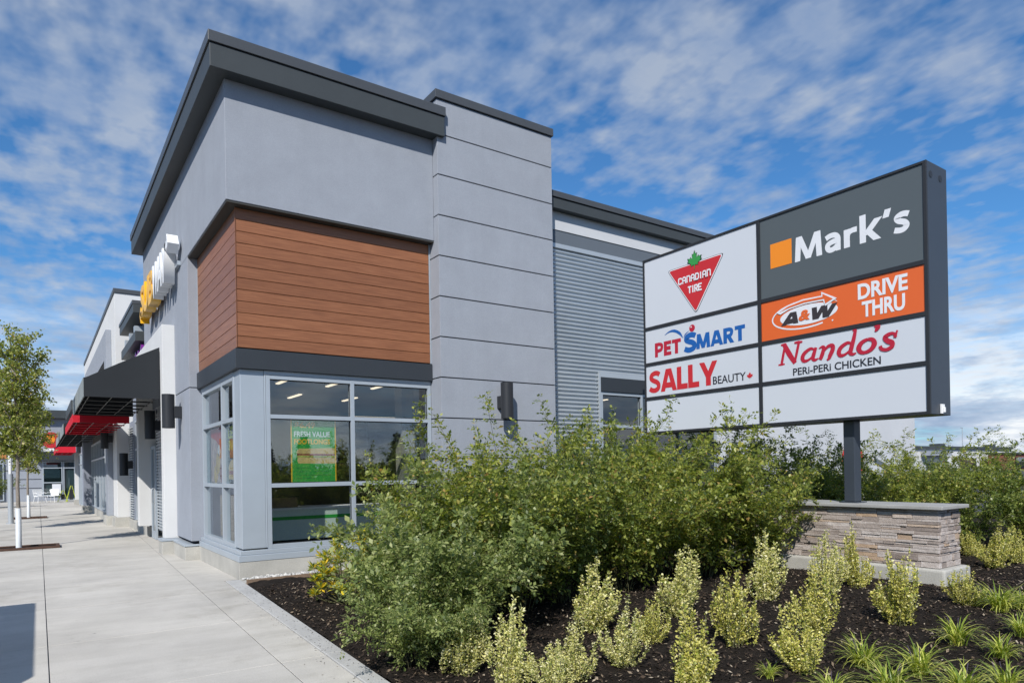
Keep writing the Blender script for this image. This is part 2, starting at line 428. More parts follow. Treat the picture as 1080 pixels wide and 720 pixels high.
cov = ramp(nt, mth('MULTIPLY', s2, 0.5), [(0.525, (0.0, 0.0, 0.0)), (0.60, (0.36, 0.36, 0.36)), (0.69, (0.82, 0.82, 0.82))])
# low cumulus bank near the horizon
n_low = noise(nt, g, 3.2, 8, 0.6, (1, 1, 5.5))
low = mth('MULTIPLY', ramp(nt, n_low, [(0.24, (0, 0, 0)), (0.44, (1, 1, 1))]), ramp(nt, sx.outputs[2], [(0.05, (1, 1, 1)), (0.25, (0, 0, 0))]))
tone = ramp(nt, noise(nt, cl, 3.4, 6, 0.6), [(0.34, (0.50, 0.66, 0.96)), (0.62, (0.84, 0.93, 1.06))])
skc = nt.nodes.new('ShaderNodeMix'); skc.data_type = 'RGBA'; skc.blend_type = 'MULTIPLY'; skc.inputs[0].default_value = 1
nt.links.new(sky.outputs[0], skc.inputs[6]); skc.inputs[7].default_value = (0.50, 0.93, 1.24, 1)
mx1 = nt.nodes.new('ShaderNodeMix'); mx1.data_type = 'RGBA'
cloudc = nt.nodes.new('ShaderNodeMix'); cloudc.data_type = 'RGBA'; cloudc.blend_type = 'MULTIPLY'; cloudc.inputs[0].default_value = 1
nt.links.new(tone, cloudc.inputs[6]); cloudc.inputs[7].default_value = (5.6, 5.6, 5.6, 1)
nt.links.new(mth('MULTIPLY', cov, 0.86), mx1.inputs[0]); nt.links.new(skc.outputs[2], mx1.inputs[6]); nt.links.new(cloudc.outputs[2], mx1.inputs[7])
mx2 = nt.nodes.new('ShaderNodeMix'); mx2.data_type = 'RGBA'
nt.links.new(mth('MULTIPLY', low, 0.95), mx2.inputs[0]); nt.links.new(mx1.outputs[2], mx2.inputs[6])
lowc = ramp(nt, noise(nt, g, 6, 6, 0.6, (1, 1, 4)), [(0.36, (2.6, 3.5, 5.2)), (0.52, (5.0, 5.8, 7.2)), (0.62, (9.0, 9.2, 9.4))])
nt.links.new(lowc, mx2.inputs[7])
nt.links.new(mx2.outputs[2], bg.inputs[0]); bg.inputs[1].default_value = 0.085
nt.links.new(bg.outputs[0], wo.inputs[0])

vs = SC.view_settings
vs.view_transform = 'Standard'; vs.look = 'None'; vs.exposure = 0.36; vs.gamma = 1; vs.use_curve_mapping = False
SC.cycles.max_bounces = 8; SC.cycles.transparent_max_bounces = 12; SC.cycles.use_denoising = True
SC.cycles.caustics_reflective = False; SC.cycles.caustics_refractive = False

# ------------------------------------------------------------------ setting: ground, walk, bed
mb = MB(); mb.add([(-2500, -2500, -0.14), (2500, -2500, -0.14), (2500, 2500, -0.14), (-2500, 2500, -0.14)], [(0, 1, 2, 3)])
tag(mb.build('ground', M['asphalt']), None, None, kind='structure')
# sidewalk: separate slabs with open joints between them, above a dark bedding sheet
KI = lambda y: 2.012 + (y-4.888)*0.0441      # inner line of planter kerb
KO = lambda y: 2.161 + (y-4.772)*0.0527      # outer line of planter kerb
J2 = lambda y: 1.640 + (y-5.171)*0.0352      # long joint beside the kerb
ys = [-9.9, -8.0, -6.0, -4.05, -2.1, -0.12, 1.86, 3.86, 5.86, 7.83, 9.95, 11.95, 13.95, 15.95, 18.0, 20.0, 22.0, 24.0, 26.2, 28.3, 30.4, 32.5, 34.6, 36.7, 38.8, 41, 43.2, 45.4, 47.6, 49.8, 52, 54.2, 56.45]
mb = MB()
for a, b in zip(ys[:-1], ys[1:]):
    gy = 0.011 if abs(a-5.86) < .01 or abs(b-5.86) < .01 else 0.006
    g0, g1 = (0.011 if abs(a-5.86) < .01 else 0.008)/2, (0.011 if abs(b-5.86) < .01 else 0.008)/2
    cols = [(lambda y: -1.58, lambda y: 0.048), (lambda y: 0.056, lambda y: J2(y)-0.003)]
    if b > 26: cols = [(lambda y: -4.1, lambda y: -2.0), (lambda y: -1.99, lambda y: 0.045)] + cols[1:]
    if b > 26: cols = [(lambda y: -7.0, lambda y: -4.11)] + cols
    cols.append((lambda y: J2(y)+0.004, (lambda y: KI(y)-0.005) if b < 10.9 else (lambda y: 3.4)))
    for l, r in cols:
        y0, y1 = a+g0, b-g1
        if b > 10.9 and a < 10.9 and r(a) > 3:     # slab meeting the building corner
            mb.prism([(l(y0), y0), (KI(y0)-0.005, y0), (KI(10.9)-0.005, 10.9), (2.6, 10.95), (2.6, y1), (l(y1), y1)], 'z', -0.13, 0)
        else:
            mb.prism([(l(y0), y0), (r(y0), y0), (r(y1), y1), (l(y1), y1)], 'z', -0.13, 0)
tag(mb.build('sidewalk', M['concrete'], bevel=0.0025, seg=1), None, None, kind='structure')
mb = MB(); mb.box(-1.59, 2.0, -10, 10.9, -0.125, -0.006); mb.box(-1.59, 2.6, 10.905, 56.4, -0.125, -0.006); mb.box(-7.2, -1.595, 26, 56.4, -0.125, -0.006)
tag(mb.build('sidewalk_bedding', M['groove']), None, None, kind='structure')
mb = MB()
for a, b in ((-10, -6), (-6, -2), (-2, 1.86), (1.86, 5.86), (5.86, 10.80)):
    mb.prism([(KI(a+.004), a+.004), (KO(a+.004), a+.004), (KO(b-.004), b-.004), (KI(b-.004), b-.004)], 'z', -0.13, 0.012)
tag(mb.build('planter_kerb', M['kerb'], bevel=0.006), None, None, kind='structure')
mb = MB()
for a, b in zip(range(-10, 26, 3), range(-7, 29, 3)): mb.box(-1.755, -1.6, a+.005, b-.005, -0.138, 0.005)
tag(mb.build('road_kerb', M['kerb'], bevel=0.01), None, None, kind='structure')

def soil_z(x, y):
    return (0.035 + 0.02*np.sin(x*1.3+0.5)*np.cos(y*1.1) + 0.012*np.sin(x*4.1+y*2.7) + 0.010*np.sin(3.7*y-2.2*x+1)
            + 0.008*np.sin(9.1*x+1.7*y)*np.sin(8.3*y-0.7*x))*np.clip((x-KO(y))/0.25+0.35, 0.35, 1)
nx, ny = 240, 220
gx = np.linspace(0, 1, nx)**1.25; gy = np.linspace(-3.0, 10.28, ny)
YY, TT = np.meshgrid(gy, gx, indexing='ij'); XX = (KO(YY)+0.002) + TT*(24.0-KO(YY))
ZZ = soil_z(XX, YY) + RS.normal(0, 0.004, XX.shape)
V = np.stack([XX, YY, ZZ], -1).reshape(-1, 3)
ii = np.arange(ny*nx).reshape(ny, nx)
F = np.stack([ii[:-1, :-1], ii[:-1, 1:], ii[1:, 1:], ii[1:, :-1]], -1).reshape(-1, 4)
tag(link('planting_bed_soil', mesh_np('planting_bed_soil', V, F, M['soil'], smooth=True)), None, None, kind='structure')
def flakes(n, xr, yr, smin, smax, zf, flat=0.35):
    x = RS.uniform(*xr, n); y = RS.uniform(*yr, n)
    k = x > KO(y)+0.015; x, y = x[k], y[k]; n = len(x)
    L = RS.uniform(smin, smax, n); W = L*RS.uniform(0.25, 0.6, n); a = RS.uniform(0, 2*np.pi, n)
    d = np.stack([np.cos(a), np.sin(a), RS.normal(0, flat, n)], 1); p = np.stack([-np.sin(a), np.cos(a), RS.normal(0, flat, n)], 1)
    c = np.stack([x, y, zf(x, y)+0.008+RS.uniform(0, .012, n)], 1)
    V = np.stack([c-d*L[:, None]/2, c+p*W[:, None]/2, c+d*L[:, None]/2, c-p*W[:, None]/2], 1).reshape(-1, 3)
    return V, np.arange(n*4).reshape(-1, 4)
V1, F1 = flakes(46000, (2.1, 10.5), (1.2, 9.8), 0.012, 0.05, soil_z)
V2, F2 = flakes(14000, (9.5, 15), (1.5, 9), 0.02, 0.06, soil_z)
tag(link('bark_mulch', mesh_np('bark_mulch', np.concatenate([V1, V2]), np.concatenate([F1, F2+len(V1)]), M['chips'])), None, None, kind='stuff')
y = RS.uniform(2.2, 10.2, 420); x = KO(y)-np.abs(RS.normal(0, .16, 420)); L = RS.uniform(.008, .026, 420); a = RS.uniform(0, 6.28, 420); d = np.stack([np.cos(a), np.sin(a), 0*a], 1); p = np.stack([-np.sin(a), np.cos(a), 0*a], 1)
c = np.stack([x, y, np.where(x > KI(y), 0.0145, 0.003)], 1)
V3 = np.stack([c-d*L[:, None]/2, c+p*L[:, None]*.2, c+d*L[:, None]/2, c-p*L[:, None]*.2], 1).reshape(-1, 3)
tag(link('spilled_bark', mesh_np('spilled_bark', V3, np.arange(len(V3)).reshape(-1, 4), M['chips'])), None, None, kind='stuff')
# drain rock along the foundation
mb = MB()
for i in range(1500):
    x = random.uniform(2.50, 8.4); y = random.uniform(10.38, 10.80)
    if x > 5.8: y = random.uniform(10.36, 10.45)
    r = random.uniform(0.010, 0.026)
    mb.ball((x, y, 0.012+r*0.3+random.uniform(0, .02)), r, 6, 4, (random.uniform(.8, 1.4), random.uniform(.8, 1.4), random.uniform(.55, .9)))
tag(mb.build('drain_gravel', M['gravel']), None, None, kind='stuff')
mb = MB(); mb.box(2.46, 9.0, 10.30, 10.82, -0.12, 0.014)
tag(mb.build('gravel_bed', M['base']), None, None, kind='structure')
mb = MB(); mb.box(2.45, 8.9, 10.262, 10.298, -0.1, 0.075)
o = mb.build('edging_board', M['timber'], bevel=0.004, origin=(5.6, 10.28, 0)); tag(o, 'weathered timber board edging the pale gravel strip below the corner window', 'edging board')
# ------------------------------------------------------------------ corner store
XB, YB = 2.476, 10.825          # outer corner of the foundation
XU, YU = 2.337, 10.686          # outer corner of the upper walls
XT0, XT1, YT = 5.84, 8.41, 10.52  # end tower
store = thing('corner_store', (XB, YB, 0), 'blue-grey stucco corner store with wood cladding above its corner windows and a charcoal roof edge', 'store')
P = lambda mb, name, mat, bevel=0.0, par=None: mb.build(name, mat, par or store, bevel)
# upper stucco walls (open at the notch over the windows)
mb = MB(); mb.prism([(XU, YU), (XT0-.002, YU), (XT0-.002, YU+.3), (XU+.3, YU+.3), (XU+.3, 20.27), (XU, 20.27)], 'z', 5.70, 7.80)
P(mb, 'upper_wall', M['stucco'], 0.008)
mb = MB(); mb.prism([(XU+.012, YU+.012), (XT0-.004, YU+.012), (XT0-.004, YU+.29), (XU+.29, YU+.29), (XU+.29, 13.9), (XU+.012, 13.9)], 'z', 5.672, 5.698)
P(mb, 'reveal_soffit', M['soffit'])
# pilaster beside the notch, with its joints
mb = MB()
for z0, z1 in ((0.36, 3.235), (3.253, 5.698)):
    mb.box(XU, XU+.35, 13.90, 15.475, z0, z1)
for z0, z1 in ((4.705, 5.698),): mb.box(XU, XU+.35, 15.48, 20.27, z0, z1)
P(mb, 'pilaster', M['stucco'], 0.006)
mb = MB(); mb.box(XU+.018, XU+.34, 13.918, 15.47, 0.34, 5.6)
P(mb, 'pilaster_joint', M['groove'])
# wood cladding, plank by plank
def planks(faces, name):
    mb = MB(); n = 12; h = (5.668-3.535)/n
    for i in range(n):
        z0 = 3.535+i*h+0.004; z1 = 3.535+(i+1)*h-0.004
        faces(mb, z0, z1)
    return P(mb, name, M['wood'], 0.004)
planks(lambda mb, a, b: mb.box(2.505, XT0-.03, 10.855, 10.885, a, b), 'wood_cladding')
planks(lambda mb, a, b: mb.box(2.505, 2.535, 10.887, 13.87, a, b), 'wood_cladding')
mb = MB(); mb.box(2.537, XT0-.002, 10.888, 10.96, 3.5, 5.66); mb.box(2.54, 2.61, 10.962, 13.89, 3.5, 5.66)
P(mb, 'cladding_backing', M['groove'])
for q in ((2.494, 2.503, 10.844, 10.853, 3.53, 5.67), (XT0-.028, XT0-.004, 10.846, 10.884, 3.53, 5.67), (2.497, 2.534, 13.872, 13.896, 3.50, 5.67)):
    P(MB().box(*q), 'cladding_trim', M['wood'] if q[0] == 2.494 else M['alu'])
# dark band over the windows
mb = MB(); mb.prism([(2.470, 10.819), (XT0-.003, 10.819), (XT0-.003, 10.99), (2.63, 10.99), (2.63, 13.895), (2.470, 13.895)], 'z', 3.215, 3.515)
P(mb, 'window_fascia', M['charcoal_band'], 0.004)
# foundation
mb = MB(); mb.prism([(XB, YB), (XT0+.02, YB), (XT0+.02, YB+.3), (XB+.3, YB+.3), (XB+.3, 13.94), (XB, 13.94)], 'z', -0.1, 0.262)
mb.box(2.235, 2.7, 13.945, 15.30, -0.1, 0.262); mb.box(2.03, 2.7, 15.305, 15.82, -0.1, 0.27)
mb.box(XT0-.03, XT1+.03, YT-.03, YT+.4, -.1, 0.26)
mb.box(XT1+.035, 24.0, 10.93, 11.2, -.1, 0.26)
P(mb, 'foundation', M['base'], 0.008)
mb = MB(); mb.prism([(2.22, 13.93), (2.6, 13.93), (2.6, 15.29), (2.22, 15.29)], 'z', 0.264, 0.30); mb.box(2.012, 2.5, 15.294, 15.83, 0.272, 0.312)
P(mb, 'foundation_flashing', M['alu'], 0.003)

# windows: frame with glass, sill and gaskets
def window_s(x0, x1, mull, z0, z1, trans, y, parent, glass=M['glass'], fd=0.11, sill=None):
    w = 0.065
    mb = MB()
    mb.box(x0, x0+w, y, y+fd, z0, z1); mb.box(x1-w, x1, y, y+fd, z0, z1)
    xs = [x0+w] + [m for m in mull] + [x1-w]
    for m in mull: mb.box(m-w/2, m+w/2, y, y+fd, z0, z1)
    ed = [x0+w]
    for m in mull: ed += [m-w/2, m+w/2]
    ed.append(x1-w)
    for a, b in zip(ed[::2], ed[1::2]):
        mb.box(a, b, y+.002, y+fd-.002, z0, z0+w); mb.box(a, b, y+.002, y+fd-.002, z1-w, z1)
        for t in trans: mb.box(a, b, y+.002, y+fd-.002, t-w/2, t+w/2)
    fr = mb.build('window', M['alu'], parent, 0.003)
    tz = [z0+w] + [q for t in trans for q in (t-w/2, t+w/2)] + [z1-w]
    for a, b in zip(ed[::2], ed[1::2]):
        for c, d in zip(tz[::2], tz[1::2]):
            g = MB(); g.add([(a-.01, y+.06, c-.01), (b+.01, y+.06, c-.01), (b+.01, y+.06, d+.01), (a-.01, y+.06, d+.01)], [(0, 1, 2, 3)])
            g.build('pane', glass, fr)
            k = MB(); e = .012
            k.box(a, a+e, y+.045, y+.056, c, d); k.box(b-e, b, y+.045, y+.056, c, d); k.box(a+e, b-e, y+.045, y+.056, c, c+e); k.box(a+e, b-e, y+.045, y+.056, d-e, d)
            k.build('gasket', M['black_alu'], fr)
    return fr
def window_w(y0, y1, mull, z0, z1, trans, x, parent, glass=M['glass'], fd=0.11, frame=None):
    w = 0.065; mb = MB()
    ed = [y0+w]
    for m in mull: ed += [m-w/2, m+w/2]
    ed.append(y1-w)
    mb.box(x, x+fd, y0, y0+w, z0, z1); mb.box(x, x+fd, y1-w, y1, z0, z1)
    for m in mull: mb.box(x, x+fd, m-w/2, m+w/2, z0, z1)
    for a, b in zip(ed[::2], ed[1::2]):
        mb.box(x+.002, x+fd-.002, a, b, z0, z0+w); mb.box(x+.002, x+fd-.002, a, b, z1-w, z1)
        for t in trans: mb.box(x+.002, x+fd-.002, a, b, t-w/2, t+w/2)
    fr = mb.build('window', frame or M['alu'], parent, 0.003)
    tz = [z0+w] + [q for t in trans for q in (t-w/2, t+w/2)] + [z1-w]
    for a, b in zip(ed[::2], ed[1::2]):
        for c, d in zip(tz[::2], tz[1::2]):
            g = MB(); g.add([(x+.06, a-.01, c-.01), (x+.06, b+.01, c-.01), (x+.06, b+.01, d+.01), (x+.06, a-.01, d+.01)], [(3, 2, 1, 0)])
            g.build('pane', glass, fr)
    return fr
# corner post and cover plates
mb = MB(); mb.prism([(2.545, 10.895), (2.90, 10.895), (2.90, 11.05), (2.70, 11.05), (2.70, 11.27), (2.545, 11.27)], 'z', 0.45, 3.214)
mb.box(2.902, 2.925, 10.885, 11.04, 0.45, 3.214)
mb.box(2.534, 2.69, 11.272, 11.295, 0.45, 3.214)
P(mb, 'corner_post', M['alu'], 0.006)
window_s(2.927, XT0-.01, [4.345], 0.43, 3.15, [2.50, 1.415], 10.885, store)
mb = MB(); mb.box(2.90, XT0-.012, 10.878, 11.0, 3.152, 3.213); mb.box(2.53, 2.66, 11.297, 13.85, 3.152, 3.213)
P(mb, 'window_head', M['alu'], 0.003)
window_w(11.298, 13.80, [12.17], 0.43, 3.15, [2.475, 1.415], 2.535, store)
mb = MB(); mb.box(2.55, 2.70, 13.802, 13.898, 0.30, 3.214)
P(mb, 'window_jamb', M['alu'], 0.003)
mb = MB(); mb.prism([(2.470, 10.818), (XT0-.02, 10.818), (XT0-.02, 11.0), (2.66, 11.0), (2.66, 13.895), (2.470, 13.895)], 'z', 0.264, 0.36)
mb.prism([(2.50, 10.848), (XT0-.022, 10.848), (XT0-.022, 11.0), (2.66, 11.0), (2.66, 13.893), (2.50, 13.893)], 'z', 0.362, 0.428)
P(mb, 'window_sill', M['alu'], 0.006)
# tower in courses with open joints
gz = [0.262, 0.385, 1.102, 1.819, 2.536, 3.253, 3.970, 4.687, 5.404, 6.121, 6.838, 7.555, 8.175]
mb = MB()
for a, b in zip(gz[:-1], gz[1:]): mb.box(XT0, XT1, YT, YT+0.5, a+.010, b-.010)
P(mb, 'tower_wall', M['stucco'], 0.004)
mb = MB(); mb.box(XT0+.022, XT1-.022, YT+.022, YT+.48, 0.265, 8.17); mb.box(XT0+.03, XT1-.03, YT+.482, 13.2, 7.0, 8.17)
P(mb, 'tower_core', M['groove'])
mb = MB(); mb.box(XT0-.035, XT1+.035, YT-.035, 13.3, 8.178, 8.325)
P(mb, 'tower_coping', M['charcoal_cap'], 0.006)
# main roof edge: deep fascia with a cap flashing
def Lband(mb, xo, yo, xe, ye, th, z0, z1):
    mb.prism([(xo, yo), (xe, yo), (xe, yo+th), (xo+th, yo+th), (xo+th, ye), (xo, ye)], 'z', z0, z1)
mb = MB(); Lband(mb, 2.096, 10.445, 5.955, 20.55, 0.72, 7.495, 7.835)
P(mb, 'roof_fascia', M['charcoal'], 0.006)
mb = MB(); Lband(mb, 2.072, 10.421, 5.972, 20.575, 0.76, 7.847, 8.005)
P(mb, 'roof_cap', M['charcoal_cap'], 0.006)
mb = MB(); Lband(mb, 2.11, 10.459, 5.94, 20.53, 0.68, 7.80, 7.86)
P(mb, 'roof_cap_joint', M['black_alu'])
mb = MB(); mb.box(2.7, 8.3, 11.05, 20.4, 7.2, 7.4); mb.box(8.3, 23.9, 11.1, 20.4, 6.6, 6.8)
P(mb, 'light_block_roof', M['asphalt'])  # unseen roof slabs, added to block light from above
# east wing: corrugated wall, white frieze, projecting roof edge
def corrug(mb, x0, x1, y, z0, z1, pitch=0.0865, amp=0.019):
    n = int(round((z1-z0)/pitch)); p = (z1-z0)/n; prof = []
    for i in range(n):
        for u, d in ((0.0, 0.0), (0.12, .35), (0.25, 1), (0.5, 1), (0.63, .35), (0.75, 0.0)):
            prof.append((z0+(i+u)*p, y-amp*2*d))
    prof.append((z1, y))
    vs = [(x0, q[1], q[0]) for q in prof]+[(x1, q[1], q[0]) for q in prof]; k = len(prof)
    mb.add(vs, [(i, k+i, k+i+1, i+1) for i in range(k-1)])
mb = MB(); corrug(mb, XT1+.004, 13.75, 10.92, 3.645, 6.14); corrug(mb, XT1+.004, 9.885, 10.92, 0.262, 3.643)
mb.box(XT1+.003, 13.76, 10.925, 11.1, 3.64, 6.2); mb.box(XT1+.003, 9.88, 10.925, 11.1, 0.262, 3.638)
P(mb, 'corrugated_wall', M['corr'])
mb = MB(); mb.box(XT1+.004, 24.0, 10.87, 10.97, 6.145, 6.235); mb.box(9.888, 9.94, 10.865, 11.0, 0.262, 3.66); mb.box(9.942, 13.76, 10.865, 11.0, 3.56, 3.66)
mb.box(13.70, 13.76, 10.865, 11.0, 0.262, 3.558)
P(mb, 'wall_trim', M['corr'], 0.003)
mb = MB(); mb.box(XT1+.004, 24.0, 10.885, 11.1, 6.237, 6.508)
P(mb, 'slate_band', M['grey_panel'], 0.003)
mb = MB(); mb.box(XT1+.004, 24.0, 10.87, 11.1, 6.51, 7.0); mb.box(13.764, 24.0, 10.89, 11.1, 0.262, 6.143)
P(mb, 'white_wall', M['pale_wall'], 0.004)
mb = MB(); mb.box(XT1+.004, 24.3, 10.715, 11.3, 6.885, 7.09)
P(mb, 'wing_fascia', M['charcoal'], 0.006)
mb = MB(); mb.box(XT1+.004, 24.33, 10.69, 11.3, 7.102, 7.225); mb.box(XT1+.004, 24.28, 10.73, 11.28, 7.08, 7.11)
P(mb, 'wing_cap', M['charcoal_cap'], 0.006)
mb = MB(); mb.box(9.945, 13.695, 10.86, 11.0, 3.255, 3.555)
P(mb, 'wing_window_fascia', M['charcoal_band'], 0.004)
window_s(9.945, 13.695, [11.2, 12.45], 0.40, 3.25, [2.51], 10.885, store, M['glass'])
mb = MB(); mb.box(23.7, 24.0, 11.1, 20.4, -.1, 6.9); mb.box(2.7, 23.7, 20.1, 20.4, -.1, 7.2)
P(mb, 'rear_wall', M['white_stucco'])
# round red emblem with a dark slash on the white side wall
mb = MB(); mb.cyl((20.05, 10.889, 1.68), (20.05, 10.85, 1.68), 0.58, n=28)
P(mb, 'wall_emblem', M['vinyl_red'])
mb = MB(); mb.prism([(21.3, 1.80), (22.2, 1.52), (22.2, 1.36), (21.36, 1.62)], 'y', 10.86, 10.888)
P(mb, 'wall_emblem', M['grey_panel'])
# interior shell
mb = MB(); mb.box(2.62, 8.28, 19.6, 19.7, 0.0, 3.4); mb.box(8.28, 8.38, 11.06, 19.7, 0, 3.4); mb.box(8.4, 23.6, 17.0, 17.1, 0, 3.4)
mb.box(5.86, 8.27, 11.03, 11.06, 0, 3.4)
P(mb, 'interior_wall', M['interior_wall'])
mb = MB(); mb.box(2.8, 23.6, 11.05, 19.9, 0.0, 0.05); P(mb, 'interior_floor', M['interior_floor'])
mb = MB(); mb.box(2.75, 23.6, 11.02, 19.9, 3.24, 3.30); P(mb, 'interior_ceiling', M['ceiling'])
# white entrance frame projecting from the west wall
mb = MB(); mb.prism([(15.48, 0.315), (15.48, 4.70), (20.1, 4.70), (20.1, 0.315), (19.75, 0.315), (19.75, 4.18), (15.80, 4.18), (15.80, 0.315)], 'x', 2.105, 2.52)
P(mb, 'entrance_frame', M['white_stucco'], 0.006)
# entrance wall behind it
mb = MB()
for k in range(38): mb.box(2.405, 2.445, 17.7, 18.9, 0.3+k*.075, 0.335+k*.075)
mb.box(2.446, 2.5, 17.65, 18.95, 0.25, 3.3)
P(mb, 'corrugated_wall', M['corr'])
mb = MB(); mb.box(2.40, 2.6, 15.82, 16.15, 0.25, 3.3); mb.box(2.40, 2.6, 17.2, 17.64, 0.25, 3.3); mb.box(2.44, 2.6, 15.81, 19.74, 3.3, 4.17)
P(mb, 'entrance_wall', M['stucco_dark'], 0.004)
window_w(16.16, 17.19, [], 0.3, 3.29, [2.3, 1.2], 2.42, store, M['glass_dark'])
def door_w(parent, y0, y1, x, z1=2.35, glass=M['glass_dark']):
    mb = MB(); w = .07
    mb.box(x, x+.05, y0, y0+w, 0.01, z1); mb.box(x, x+.05, y1-w, y1, 0.01, z1); mb.box(x+.001, x+.049, y0+w, y1-w, z1-w, z1); mb.box(x+.001, x+.049, y0+w, y1-w, .01, .2)
    d = mb.build('door', M['alu'], parent, 0.003)
    g = MB(); g.add([(x+.025, y0, .1), (x+.025, y1, .1), (x+.025, y1, z1-.02), (x+.025, y0, z1-.02)], [(3, 2, 1, 0)]); g.build('pane', glass, d)
    h = MB(); h.tube([(x, y0+.12, .9), (x-.06, y0+.12, .93), (x-.06, y0+.12, 1.27), (x, y0+.12, 1.3)], .012); h.build('handle', M['pole'], d)
    return d
door_w(store, 18.97, 19.72, 2.38)

# ---- things on and in the store
def wall_lamp(loc, face, label):
    x, y, z = loc
    t = thing('wall_lamp', (x, y, z), label, 'wall lamp', 'cylinder wall lamps on the pilasters and tower')
    r, h, off = 0.115, 0.66, 0.235
    dx, dy = face
    c = (x+dx*off, y+dy*off)
    mb = MB(); mb.cyl((c[0], c[1], z-h/2), (c[0], c[1], z+h/2), r, n=28, caps=False)
    n = 28
    for zz_, rr in ((z-h/2, 1), (z+h/2, 1)):
        vs = []
        for rad in (r, r-.012):
            for i in range(n): vs.append((c[0]+rad*math.cos(2*math.pi*i/n), c[1]+rad*math.sin(2*math.pi*i/n), zz_))
        mb.add(vs, [(i, (i+1) % n, n+(i+1) % n, n+i) for i in range(n)])
    mb.cyl((c[0], c[1], z-h/2+.05), (c[0], c[1], z+h/2-.05), r-.012, n=28)
    mb.build('lamp_body', M['lamp_black'], t)
    mb = MB()
    if dx: mb.box(x+dx*(off-r+.02), x-.002*dx, y-.07, y+.07, z-.13, z+.10) if dx > 0 else mb.box(x-(off-r+.02), x-.002, y-.07, y+.07, z-.13, z+.10)
    else: mb.box(x-.07, x+.07, y-(off-r+.02), y-.002, z-.13, z+.10)
    mb.build('bracket', M['lamp_black'], t, 0.01)
    return t
wall_lamp((7.085, YT, 2.87), (0, -1), 'black cylinder wall lamp on the grooved blue-grey tower above the shrubs')
wall_lamp((XU, 14.77, 2.86), (-1, 0), 'black cylinder wall lamp on the pilaster between the corner window and the white entrance frame')
wall_lamp((2.40, 18.0, 2.80), (-1, 0), 'black cylinder wall lamp half hidden under the red awning')
wall_lamp((2.02, 25.9, 2.85), (-1, 0), 'black cylinder wall lamp on the white pier beyond the red awning')
wall_lamp((2.30, 23.0, 1.95), (-1, 0), 'low dark wall lamp beside the ribbed metal strip of the middle shop')

# posters
def poster(name, loc, label):
    return thing(name, loc, label, 'poster')
def text(body, mat, parent, box, plane, depth=0.004, bold=0.0, name='lettering', shear=0.0, lift=0.0, reverse=False, stretch=True, spacing=1.0):
    """lettering as a real mesh fitted into box=(u0,u1,z0,z1); plane maps (u,z,out)->world"""
    c = bpy.data.curves.new('t', 'FONT'); c.body = body; c.extrude = 0.5; c.offset = bold; c.resolution_u = 4; c.shear = shear
    c.space_character = spacing
    o = bpy.data.objects.new('t', c); COL.objects.link(o)
    dg = bpy.context.evaluated_depsgraph_get()
    me = bpy.data.meshes.new_from_object(o.evaluated_get(dg))
    bpy.data.objects.remove(o); bpy.data.curves.remove(c)
    n = len(me.vertices); co = np.empty(n*3, np.float32); me.vertices.foreach_get('co', co); co = co.reshape(-1, 3)
    lo = co.min(0); hi = co.max(0)
    u = box[0]+(co[:, 0]-lo[0])/(hi[0]-lo[0])*(box[1]-box[0])
    z = box[2]+(co[:, 1]-lo[1])/(hi[1]-lo[1])*(box[3]-box[2])
    w = lift+(co[:, 2]+0.5)*depth
    off = wloc(parent)
    W = np.array([plane(a, b, d) for a, b, d in zip(u, z, w)], np.float32) - np.array(off, np.float32)
    me.vertices.foreach_set('co', W.ravel()); me.materials.clear(); me.materials.append(mat); me.update()
    ob = bpy.data.objects.new(name, me); ob.parent = parent; COL.objects.link(ob)
    return ob
def shape(pts, mat, parent, plane, depth=0.004, lift=0.0, name='logo'):
    """flat outline (u,z) with thickness on a plane"""
    off = wloc(parent); n = len(pts)
    ar = sum(pts[i][0]*pts[(i+1) % n][1]-pts[(i+1) % n][0]*pts[i][1] for i in range(n))
    if ar < 0: pts = pts[::-1]
    vs = [Vector(plane(a, b, lift+depth))-off for a, b in pts]+[Vector(plane(a, b, lift))-off for a, b in pts]
    fs = [tuple(range(n))]+[(i, n+i, n+(i+1) % n, (i+1) % n) for i in range(n)]
    me = bpy.data.meshes.new(name); me.from_pydata([tuple(v) for v in vs], [], fs); me.materials.append(mat); me.update()
    o = bpy.data.objects.new(name, me); o.parent = parent; COL.objects.link(o); return o
